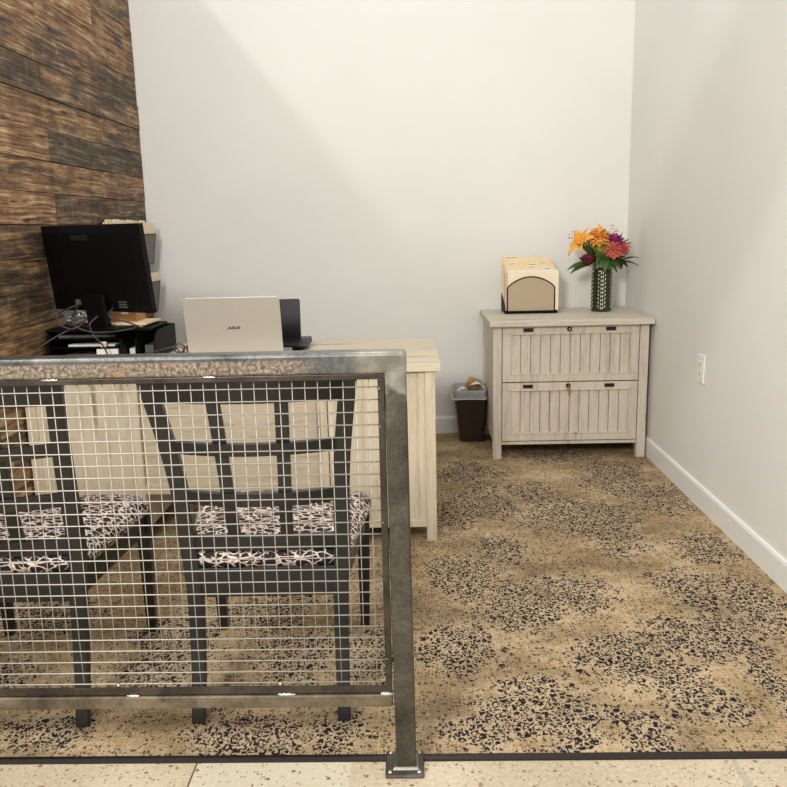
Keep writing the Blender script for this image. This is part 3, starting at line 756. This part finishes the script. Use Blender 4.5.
def carnation(c, R, label, mat, seed, cat='flower', name='carnation', n_=46, ax=(0, -.45, .9)):
    c = Vector(c); o = thing(name, label, cat, (VX, VY, VZ+.02)); ax, a, b = frame_from(ax); stem_to(o, c-ax*R*.5)
    r_ = random.Random(seed); bm = BM()
    for i in range(n_):
        u = (i+.5)/n_; ph = i*2.39996; ti = 1.75*u**.62
        rad = a*math.cos(ph)+b*math.sin(ph); d = ax*math.cos(ti)+rad*math.sin(ti)
        petal(bm, c-ax*R*.35+d*R*.12, d, ax*.5+rad*-.2+Vector((0, 0, .1)), R*r_.uniform(.9, 1.12), R*.36, .5, seg=6, ruffle=R*.09, ph=i)
    solid(obj('bloom', bm, M[mat], o, smooth=True), .0008)
    bm = BM(); lathe(bm, [(.003, -.02), (R*.25, -.008), (R*.3, 0)], tuple(c-ax*R*.45), 10); obj('calyx', bm, M['stem'], o, smooth=True)
def leafy(tip, base, W, label, mat='leaf', curl=.5, name='leaf_sprig', more=(), group=None):
    o = thing(name, label, 'foliage', (VX, VY, VZ+.02), 0, group); stem_to(o, base, .0018)
    for (tp, ww) in ((tip, W),)+tuple(more):
        b = Vector(base); d = Vector(tp)-b; bm = BM()
        petal(bm, b, d, Vector((0, -.6, 1)), d.length*1.03, ww, curl, seg=9, ruffle=.0008); solid(obj('leaf', bm, M[mat], o, smooth=True), .0008)

# positions (x, y, z) in the room
lily((1.000, 4.78, 1.172), (-.60, -.30, .45), .110, 'orange lily on the left with swept back petals', 'orange', 1.0, .030, .95, 1)
lily((1.105, 4.79, 1.195), (.55, -.5, .62), .108, 'orange lily on top with petals spreading right', 'orange', .9, .028, 1.5, 4)
carnation((1.078, 4.76, 1.222), .058, 'peach orange ruffled bloom at the top of the bouquet', 'orange2', 2, name='ruffled_bloom', n_=60)
carnation((1.160, 4.74, 1.150), .054, 'coral red carnation lower right of the bouquet', 'coral', 3, n_=56)
carnation((1.224, 4.77, 1.152), .042, 'smaller coral carnation at the far right of the bouquet', 'coral', 5, ax=(.5, -.5, .6))
carnation((1.172, 4.78, 1.188), .058, 'magenta bloom above the coral carnations', 'magenta', 6, name='aster', n_=64)
carnation((1.100, 4.77, 1.165), .032, 'small yellow green bloom in the centre of the bouquet', 'yellow', 8, name='chrysanthemum', n_=40)
bud = thing('rose', 'dark crimson rosebud at the lower left of the bouquet', 'flower', (VX, VY, VZ+.02)); c = Vector((1.022, 4.755, 1.088)); stem_to(bud, c-Vector((0, 0, .03)))
bm = BM()
for i in range(26):
    ph = i*2.4; ti = .35+.6*(i/26); rad = Vector((math.cos(ph), math.sin(ph), 0)); d = Vector((0, -.25, 1))*math.cos(ti)+rad*math.sin(ti)
    petal(bm, c-Vector((0, 0, .034))+rad*.006, d, -rad, .066, .028, 0, seg=6)
lathe(bm, [(.002, -.038), (.020, -.026), (.029, 0), (.024, .022), (.008, .034)], tuple(c), 14)
solid(obj('bloom', bm, M['crimson'], bud, smooth=True), .0008)
leafy((.905, 4.74, 1.060), (1.040, 4.77, 1.062), .022, 'pair of long green leaves reaching far left of the vase', more=(((.918, 4.73, 1.036), .020),))
leafy((.972, 4.73, 1.192), (1.045, 4.76, 1.090), .026, 'broad green leaf pointing up left below the lilies', more=(((1.01, 4.73, 1.19), .018),))
leafy((1.108, 4.68, 1.030), (1.10, 4.75, 1.120), .028, 'broad green leaf hanging over the vase mouth', more=(((1.060, 4.69, 1.045), .022), ((1.14, 4.69, 1.04), .020)))
leafy((1.120, 4.71, 1.180), (1.08, 4.77, 1.07), .028, 'upright pale green leaf in the middle of the bouquet', 'leaf_pale', more=(((1.050, 4.71, 1.175), .028), ((1.075, 4.70, 1.15), .024)))
leafy((1.205, 4.70, 1.050), (1.12, 4.74, 1.080), .026, 'green leaf leaning right just above the vase rim', more=(((1.18, 4.69, 1.03), .020), ((1.16, 4.71, 1.11), .024)))
leafy((1.090, 4.70, 1.130), (1.06, 4.75, 1.045), .027, 'green leaf standing at the left of the vase mouth', more=(((1.140, 4.70, 1.13), .022), ((1.04, 4.70, 1.08), .016)))
leafy((1.300, 4.74, 1.115), (1.20, 4.78, 1.07), .009, 'thin dark blades sticking out to the right wall', 'leaf_dark', more=(((1.304, 4.73, 1.072), .010), ((1.245, 4.73, 1.055), .018), ((1.215, 4.75, 1.035), .018)))
leafy((1.240, 4.74, 1.090), (1.15, 4.77, 1.04), .026, 'dark leaf under the coral carnations', 'leaf_dark', more=(((1.21, 4.73, 1.115), .025), ((1.19, 4.72, 1.08), .022)))
leafy((1.250, 4.80, 1.205), (1.20, 4.82, 1.13), .013, 'small green sprig behind the coral carnations', 'leaf', more=(((1.218, 4.80, 1.235), .006), ((1.268, 4.80, 1.19), .013), ((1.262, 4.79, 1.165), .012)))
leafy((1.035, 4.80, 1.205), (1.07, 4.83, 1.10), .024, 'leaf cluster behind the left orange lily', 'leaf', more=(((1.085, 4.80, 1.20), .025), ((1.0, 4.80, 1.175), .018)))

# ------------------------------------------------------------------ wall outlet
ot = thing('wall_outlet', 'white electrical outlet plate on the right wall above the baseboard', 'outlet', (XR-.004, 3.665, .632))
bm = BM(); box(bm, XR-.007, XR-.0005, 3.628, 3.706, .570, .698); pt = obj('plate', bm, M['white'], ot, bevel=.002)
for zc in (.612, .656):
    bm = BM(); box(bm, XR-.0085, XR-.006, 3.650, 3.684, zc-.015, zc+.015); rc = obj('socket', bm, M['white'], pt, bevel=.002)
    bm = BM(); box(bm, XR-.0092, XR-.008, 3.658, 3.660, zc-.004, zc+.007); box(bm, XR-.0092, XR-.008, 3.673, 3.675, zc-.004, zc+.007); box(bm, XR-.0092, XR-.008, 3.665, 3.669, zc-.011, zc-.007); obj('slots', bm, M['slot'], rc)
bm = BM(); tube(bm, [(XR-.008, 3.667, .634), (XR-.006, 3.667, .634)], .003, 8); obj('screw', bm, M['bolt'], pt)

# ------------------------------------------------------------------ wall pockets on the plank wall
WX = XL+.006
def pocket(y0, y1, z0, z1, depth, label):
    o = thing('wall_file_pocket', label, 'file holder', (WX+.03, (y0+y1)/2, z0), 0, 'mesh file pockets on the plank wall')
    bm = BM()
    V = [bm.verts.new(p) for p in [(WX+.004, y0, z0), (WX+depth*.68, y0, z0), (WX+depth, y0, z1), (WX+.004, y0, z1), (WX+.004, y1, z0), (WX+depth*.68, y1, z0), (WX+depth, y1, z1), (WX+.004, y1, z1)]]
    for f in [(0,1,2,3), (4,7,6,5), (0,4,5,1), (1,5,6,2), (0,3,7,4)]: bm.faces.new([V[i] for i in f])
    b_ = obj('basket', bm, M['mesh'], o); solid(b_, .0015)
    bm = BM()
    for yy in (y0, y1): tube(bm, [(WX+.004, yy, z1), (WX+depth, yy, z1), (WX+depth*.68, yy, z0), (WX+.004, yy, z0)], .0025, 6)
    tube(bm, [(WX+depth, y0, z1), (WX+depth, y1, z1)], .0025, 6); tube(bm, [(WX+depth*.68, y0, z0), (WX+depth*.68, y1, z0)], .0025, 6)
    obj('rim', bm, M['black_matte'], o)
    return o
def wall_folders(y0, y1, z0, top, n_, depth, which):
    first = None
    for i in range(n_):
        x = WX+.012+(depth-.018)*i/(n_-1) if n_ > 1 else WX+.03
        th = .004; zb = z0+.012+.0
        ty = y0+.03+((i*2) % n_)/n_*(y1-y0-.14)
        zt = top-(.002*(i % 3)); xb = WX+.008+depth*.48*i/max(1, n_-1)
        bm = BM()
        def P(y, z, e): 
            u = (z-zb)/(zt-zb); return (xb+(x-xb)*u+e, y, z)
        outline = [(y0+.004, zb), (y0+.004, zt-.014), (ty, zt-.014), (ty+.005, zt), (ty+.095, zt), (ty+.1, zt-.014), (y1-.004, zt-.014), (y1-.004, zb)]
        A = [bm.verts.new(P(y, z, 0)) for y, z in outline]; B = [bm.verts.new(P(y, z, th)) for y, z in outline]
        bm.faces.new(A); bm.faces.new(B[::-1]); m_ = len(outline)
        for k in range(m_): bm.faces.new([A[k], B[k], B[(k+1)%m_], A[(k+1)%m_]])
        o = obj('manila_folder', bm, M['manila_pale'], root=(xb, (y0+y1)/2, zb))
        tag(o, 'pale manila folder filed in the %s wall pocket behind the monitor' % which, 'folder', 'manila folders in the %s wall pocket' % which)
pocket(4.25, 4.90, 1.115, 1.288, .086, 'upper dark mesh wall pocket full of folders on the plank wall')
wall_folders(4.26, 4.897, 1.115, 1.370, 6, .088, 'upper')
pocket(4.25, 4.90, .83, 1.012, .090, 'lower dark mesh wall pocket below the other on the plank wall')
wall_folders(4.26, 4.897, .83, 1.080, 4, .092, 'lower')

# ------------------------------------------------------------------ monitor riser and what stands on it
RZ = .897
ris = thing('desk_organizer', 'black desktop riser with open shelves and rounded dividers under the monitor', 'desk organizer', (-1.32, 3.6, .7575))
bm = BM(); box(bm, -1.585, -1.128, 3.46, 3.72, RZ-.013, RZ); obj('riser_top', bm, M['black_matte'], ris, bevel=.003)
for x0 in (-1.585, -1.265):
    bm = BM(); prism(bm, [(3.455, .758), (3.77, .758), (3.77, RZ-.013), (3.48, RZ-.013), (3.455, RZ-.05)], 'x', x0, x0+.012); obj('side_panel', bm, M['black_matte'], ris, bevel=.001)
for x0 in (-1.195, -1.115):
    bm = BM(); pts = [(3.77, .758), (3.77, RZ-.016)]+[(3.52-.075*math.sin(a), .80+(RZ-.016-.80)*math.cos(a)) for a in [PI/2*i/8 for i in range(9)]]+[(3.445, .758)]
    prism(bm, pts, 'x', x0, x0+.006); obj('rounded_divider', bm, M['black_matte'], ris, bevel=.001)
bm = BM(); box(bm, -1.573, -1.11, 3.765, 3.772, .758, RZ-.016); obj('back_panel', bm, M['black_matte'], ris)
for z in (.758, .812, .850):
    bm = BM(); box(bm, -1.573, -1.265, 3.47, 3.765, z, z+.004); obj('tray', bm, M['black_matte'], ris)
bm = BM(); box(bm, -1.253, -1.115, 3.50, 3.765, .758, .762); obj('tray', bm, M['black_matte'], ris)
# left side drops a little
def sheetstack(name, x0, x1, y0, y1, z0, z1, mat, label, cat, group=None, rot=0):
    bm = BM(); c = ((x0+x1)/2, (y0+y1)/2, z0); Rm = Matrix.Translation(Vector(c)) @ Matrix.Rotation(rot, 4, 'Z') @ Matrix.Translation(-Vector(c))
    box(bm, x0, x1, y0, y1, z0, z1, Rm); return tag(obj(name, bm, mat, root=c, bevel=.001), label, cat, group)
sheetstack('paper_stack', -1.55, -1.30, 3.50, 3.72, .8545, .866, M['grey_plastic'], 'grey booklet on the top tray of the black organizer', 'booklet', rot=.04)
sheetstack('paper_stack', -1.50, -1.29, 3.49, 3.72, .8165, .8245, M['paper'], 'thin stack of papers on the middle tray of the organizer', 'papers', rot=-.05)
sheetstack('paper_stack', -1.55, -1.38, 3.48, 3.70, .7625, .7705, M['manila_pale'], 'pale paper on the bottom tray at the left of the organizer', 'papers')
sheetstack('card_box', -1.375, -1.280, 3.475, 3.60, .7625, .806, M['paper'], 'white card box in the middle bay of the organizer', 'box')
sheetstack('envelope_stack', -1.245, -1.190, 3.52, 3.72, .7625, .800, M['paper'], 'white envelopes between two rounded dividers of the organizer', 'envelopes')
sheetstack('notebook', -1.180, -1.120, 3.53, 3.74, .7625, .812, M['grey_plastic'], 'grey notebook in the right bay of the organizer', 'notebook')
sheetstack('sticky_note', -1.35, -1.325, 3.4635, 3.4685, .8165, .840, M['manila_pale'], 'small cream sticky note on the front of the middle tray', 'note')
bm = BM(); tube(bm, [(-1.245, 3.49, .767), (-1.185, 3.485, .768)], .005, 8); tag(obj('marker', bm, M['red'], root=(-1.21, 3.487, .7625), smooth=True), 'red marker lying before the rounded dividers', 'pen')
# boxes on top
bx = thing('cardboard_box', 'small brown cardboard box standing behind the monitor stand', 'box', (-1.235, 3.63, RZ+.0005))
bm = BM(); box(bm, -1.350, -1.215, 3.56, 3.68, RZ+.017, RZ+.076); obj('box_body', bm, M['card'], bx, bevel=.001)
bm = BM(); box(bm, -1.282, -1.252, 3.5588, 3.56, RZ+.050, RZ+.066); obj('shipping_label', bm, M['paper'], bx)
sheetstack('envelope', -1.40, -1.17, 3.485, 3.70, RZ+.0005, RZ+.008, M['kraft'], 'brown envelope lying flat on the black organizer', 'envelope', rot=.03)
sheetstack('envelope', -1.34, -1.150, 3.49, 3.69, RZ+.0085, RZ+.0165, M['manila'], 'manila envelope lying on the brown one under the cardboard box', 'envelope', rot=-.03)
sheetstack('tissue_pack', -1.388, -1.354, 3.60, 3.68, RZ+.0085, RZ+.078, M['paper'], 'narrow white pack left of the cardboard box', 'pack')
# re-seat: box directly on envelopes
crumple('plastic_wrap', (-1.505, 3.60, RZ+.040), (.055, .04, .034), M['foil'], 14, 'crumpled shiny wrap left of the monitor stand', 'wrap', 3, .5)

# monitor
yaw, tilt, mw, mh = .500, .105, .605, .366
rn = Vector((math.cos(yaw), -math.sin(yaw), 0)); nb = Vector((-math.sin(yaw), -math.cos(yaw), 0))
mc = Vector((-1.337, 3.449, 1.153))
mon = thing('computer_monitor', 'black computer monitor seen from behind on the desktop riser', 'monitor', (-1.36, 3.56, RZ+.0005))
up = Vector((0,0,1))*math.cos(tilt)+nb*math.sin(tilt); nt = nb*math.cos(tilt)-Vector((0,0,1))*math.sin(tilt)
def MP(u, v, w): return mc+rn*u+up*v+nt*w      # u right, v up, w out of the back
bm = BM(); N = 12; fr, bk = [], []
for j in range(2):
    pass
G = []
for j in range(N+1):
    row = []
    for i in range(N+1):
        u = -1+2*i/N; v = -1+2*j/N
        bul = .018*(1-u*u)**.5*(1-v**4)**.5 if abs(u) < 1 and abs(v) < 1 else 0
        bow = -.006*(1-u*u) if j == N else 0
        row.append(bm.verts.new(MP(u*mw/2, v*mh/2+bow*0, bul)))
    G.append(row)
for j in range(N):
    for i in range(N): bm.faces.new([G[j][i], G[j][i+1], G[j+1][i+1], G[j+1][i]])
ring = [G[0][i] for i in range(N+1)]+[G[j][N] for j in range(1, N+1)]+[G[N][i] for i in range(N-1, -1, -1)]+[G[j][0] for j in range(N-1, 0, -1)]
fr = [bm.verts.new(v.co-nt*.022) for v in ring]; n = len(ring)
for k in range(n): bm.faces.new([ring[k], fr[k], fr[(k+1)%n], ring[(k+1)%n]])
bm.faces.new(fr)
shell = obj('screen_housing', bm, M['black'], mon, bevel=.003)
Rm = Matrix((( rn.x, up.x, nt.x, mc.x), (rn.y, up.y, nt.y, mc.y), (rn.z, up.z, nt.z, mc.z), (0, 0, 0, 1)))
bm = BM(); box(bm, -mw/2+.008, mw/2-.008, -mh/2+.01, mh/2-.008, -.0228, -.0222, Rm); obj('screen', bm, M['screen_dark'], shell)
bm = BM(); box(bm, -.095, .005, mh/2-.062, mh/2-.040, .012, .0192, Rm); obj('handle_recess', bm, M['black_port'], shell, bevel=.002)
bm = BM(); box(bm, -.13, -.110, -mh/2+.028, -mh/2+.052, .010, .026, Rm); obj('video_plug', bm, M['grey_plastic'], shell, bevel=.001)
bm = BM(); box(bm, .085, .10, -mh/2+.020, -mh/2+.058, .010, .022, Rm); obj('power_plug', bm, M['black_matte'], shell, bevel=.001)
bm = BM()
for a in range(4):
    for b in range(3): box(bm, .125+.012*a, .133+.012*a, -mh/2+.022+.011*b, -mh/2+.028+.011*b, .008, .0145, Rm)
obj('rating_marks', bm, M['grey_plastic'], shell)
bm = BM(); box(bm, -.060, .060, -mh/2-.055, -mh/2+.08, .018, .040, Rm); obj('stand_neck', bm, M['black'], mon, bevel=.006)
bm = BM()
fc = mc-up*(mh/2+.02)+nt*.02; Rz = Matrix.Translation((fc.x, fc.y, 0)) @ Matrix.Rotation(-yaw, 4, 'Z')
box(bm, -.115, .115, -.04, .15, RZ+.001, RZ+.010, Rz); frustum_pts = None
obj('stand_foot', bm, M['black'], mon, bevel=.003)
bm = BM(); box(bm, -.055, .055, -.018, .012, RZ+.008, RZ+.075, Rz); obj('stand_riser', bm, M['black'], mon, bevel=.004)
# cables
def cable(pts, r, label):
    bm = BM(); tube(bm, spline(pts, 8), r, 7); tag(obj('cable', bm, M['cable'], root=pts[0], smooth=True), label, 'cable')
pl_ = MP(-.12, -mh/2+.030, .026); pw = MP(.092, -mh/2+.022, .020)
cable([pl_, pl_+Vector((-.035, -.03, -.015)), Vector((-1.50, 3.40, .965)), Vector((-1.49, 3.40, .925)), Vector((-1.44, 3.40, .905)), Vector((-1.40, 3.41, .925)), Vector((-1.385, 3.41, .945))], .0035, 'dark cable looping left of the monitor stand')
cable([pl_+Vector((.006, -.004, 0)), Vector((-1.432, 3.39, .955)), Vector((-1.41, 3.38, .915)), Vector((-1.34, 3.38, .892)), Vector((-1.24, 3.38, .895)), Vector((-1.16, 3.385, .915)), pw+Vector((.0, -.05, -.03)), pw], .0035, 'dark cable hanging in a long curve across the monitor stand')
cable([Vector((-1.325, 3.40, .958)), Vector((-1.355, 3.38, .925)), Vector((-1.345, 3.385, .88)), Vector((-1.315, 3.40, .83)), Vector((-1.305, 3.42, .785))], .0035, 'dark cable dropping from the monitor stand to the desk')
cable([Vector((-1.42, 3.42, .915)), Vector((-1.47, 3.41, .895)), Vector((-1.53, 3.38, .862)), Vector((-1.585, 3.33, .815)), Vector((-1.588, 3.28, .762))], .003, 'grey cable running down left along the plank wall')
cable([Vector((-1.20, 3.43, .776)), Vector((-1.10, 3.425, .800)), Vector((-1.02, 3.43, .815)), Vector((-1.0, 3.44, .79)), Vector((-.985, 3.46, .762))], .0028, 'thin black cable in front of the rounded dividers')
# things between organizer and laptop
gl = thing('eyeglasses', 'brown tortoiseshell eyeglasses between the organizer and the silver laptop', 'eyeglasses', (-.97, 3.50, .7575))
for dx in (-.028, .028):
    bm = BM(); tube(bm, [(-.985+dx+.023*math.cos(a), 3.48, .802+.019*math.sin(a)) for a in [2*PI*i/18 for i in range(19)]], .0042, 6, caps=False); obj('rim', bm, M['tortoise'], gl, smooth=True)
bm = BM(); tube(bm, [(-.990, 3.478, .806), (-.985, 3.474, .81), (-.980, 3.478, .806)], .003, 6); obj('bridge', bm, M['tortoise'], gl)
for dx in (-.051, .051):
    bm = BM(); tube(bm, spline([(-.985+dx, 3.48, .806), (-.985+dx, 3.55, .80), (-.985+dx*.95, 3.60, .785), (-.985+dx*.9, 3.615, .768)], 4), .003, 6); obj('temple', bm, M['tortoise'], gl)
sheetstack('card_case', -1.03, -.93, 3.465, 3.53, .7575, .781, M['tortoise'], 'mottled brown case under the eyeglasses', 'case')
sheetstack('computer_mouse_pad', -1.02, -.955, 3.36, 3.44, .7575, .770, M['paper'], 'white pad left of the silver laptop', 'pad')

# silver laptop, lid toward us
lp = thing('laptop', 'open silver laptop on the desk with its lid toward the rail', 'laptop', (-.742, 3.45, .7575))
LA = .20; hy, hz = 3.37, .776; Lw = .200
lup = Vector((0, -math.sin(LA), math.cos(LA))); lnb = Vector((0, -math.cos(LA), -math.sin(LA)))
lc = Vector((-.741, hy, hz))
Lm = Matrix(((1, 0, 0, lc.x), (0, lup.y, lnb.y, lc.y), (0, lup.z, lnb.z, lc.z), (0, 0, 0, 1)))
def rounded_slab(bm, x0, x1, y0, y1, z0, z1, r, mat=None):
    poly = rrect(x0, x1, y0, y1, r, 5); n = len(poly)
    A = [bm.verts.new((x, y, z0)) for x, y in poly]; B = [bm.verts.new((x, y, z1)) for x, y in poly]
    if mat is not None:
        for v in A+B: v.co = mat @ v.co
    bm.faces.new(A); bm.faces.new(B[::-1])
    for k in range(n): bm.faces.new([A[k], B[k], B[(k+1)%n], A[(k+1)%n]])
bm = BM(); rounded_slab(bm, -Lw, Lw, 0, .260, -.006, 0, .014, Lm); lid = obj('lid', bm, M['laptop'], lp, bevel=.0015)
bm = BM(); box(bm, -Lw+.006, Lw-.006, .012, .252, -.0066, -.0059, Lm); obj('screen', bm, M['screen_dark'], lid)
cu = bpy.data.curves.new('logo_text', 'FONT'); cu.body = 'ASUS'; cu.size = .019; cu.shear = .35; cu.extrude = .0004; cu.align_x = 'CENTER'; cu.space_character = 1.05; cu.offset = .0007
tmp = bpy.data.objects.new('tmp_text', cu); C.objects.link(tmp); bpy.context.view_layer.update()
me = bpy.data.meshes.new_from_object(tmp.evaluated_get(bpy.context.evaluated_depsgraph_get())); bpy.data.objects.remove(tmp)
me.transform(lp.matrix_basis.inverted() @ Lm @ Matrix.Translation((0, .124, .0006)) @ Matrix.Scale(1.15, 4, (1, 0, 0)) @ Matrix.Scale(.82, 4, (0, 1, 0)))
lo = bpy.data.objects.new('logo', me); C.objects.link(lo); me.materials.clear(); me.materials.append(M['logo']); lo.parent = lid
bm = BM(); rounded_slab(bm, lc.x-Lw, lc.x+Lw, hy, hy+.262, .760, .775, .012); lb = obj('keyboard_base', bm, M['laptop'], lp, bevel=.002)
bm = BM()
for r_ in range(5):
    for k in range(14): box(bm, lc.x-.165+.0237*k, lc.x-.165+.0237*k+.020, hy+.05+.02*r_, hy+.066+.02*r_, .775, .7765)
obj('keys', bm, M['black'], lb)
bm = BM()
for sx in (-1, 1): box(bm, lc.x+sx*.16-.012, lc.x+sx*.16+.012, hy+.02, hy+.04, .7575, .760); box(bm, lc.x+sx*.16-.012, lc.x+sx*.16+.012, hy+.22, hy+.24, .7575, .760)
obj('foot', bm, M['black'], lb)
bm = BM(); tube(bm, [(lc.x-.12, hy, hz-.003), (lc.x+.12, hy, hz-.003)], .005, 10); obj('hinge', bm, M['grey_plastic'], lid)

# dark upright device right of the laptop
dv = thing('tablet_dock', 'black upright screen on a low angled base right of the silver laptop', 'tablet', (-.57, 3.735, .7575))
TA = -.10
Tm = Matrix.Translation((-.578, 3.732, .80)) @ Matrix.Rotation(-.10, 4, 'Z') @ Matrix.Rotation(-.02, 4, 'Y') @ Matrix.Rotation(PI/2+TA, 4, 'X')
bm = BM(); rounded_slab(bm, -.10, .064, -.002, .184, -.010, .004, .010, Tm); obj('screen_back', bm, M['screen_dark'], dv, bevel=.003)
bm = BM()
prism(bm, [(3.637, .776), (3.647, .770), (3.817, .770), (3.837, .778), (3.817, .800), (3.717, .803), (3.642, .790)], 'x', -.675, -.476); obj('base', bm, M['screen_dark'], dv, bevel=.003)
bm = BM(); box(bm, -.660, -.50, 3.662, 3.807, .7580, .770); obj('foot', bm, M['black'], dv, bevel=.002)

# ------------------------------------------------------------------ lights
def light(kind, name, loc, power, color, size=.1, target=None, **kw):
    l = bpy.data.lights.new(name, kind); l.energy = power; l.color = color
    if kind == 'AREA': l.shape = 'DISK'; l.size = size
    else: l.shadow_soft_size = size
    for k, v in kw.items(): setattr(l, k, v)
    o = bpy.data.objects.new(name, l); C.objects.link(o); o.location = loc
    if target is not None: o.rotation_euler = (Vector(target)-Vector(loc)).to_track_quat('-Z', 'Y').to_euler()
    return o
WARM = (1, .97, .92)
light('POINT', 'track_lamp', (-2.39, .56, 4.08), 165, (1, .98, .95), .05)
light('AREA', 'ceiling_lamp_a', (-.2, 2.2, 4.8), 18, WARM, .8, (.1, 3.4, 0))
light('AREA', 'added_fill_light', (-1.15, -.7, 2.6), 140, WARM, .8, (1.0, 4.5, .6))  # fill light added behind the camera to brighten the right and back walls

w = bpy.data.worlds.new('room_light'); sc.world = w; w.use_nodes = True
bg = w.node_tree.nodes['Background']; bg.inputs[0].default_value = (1.0, .99, .965, 1); bg.inputs[1].default_value = 1.02

# ------------------------------------------------------------------ camera
cam = bpy.data.cameras.new('camera'); cam.sensor_width = 36; cam.lens = 812/787*36; cam.clip_start = .02
co = bpy.data.objects.new('camera', cam); C.objects.link(co)
R = Matrix(((0.99953822, 0.01847845, 0.02412256), (0.01989725, 0.20198726, -0.97918601), (-0.02296629, 0.97921381, 0.20152632)))
co.matrix_world = Matrix.Translation((0, 0, 1.3)) @ R.to_4x4()
sc.camera = co
sc.view_settings.view_transform = 'Standard'; sc.view_settings.look = 'None'
sc.view_settings.exposure = -0.15; sc.view_settings.gamma = 1; sc.view_settings.use_curve_mapping = False
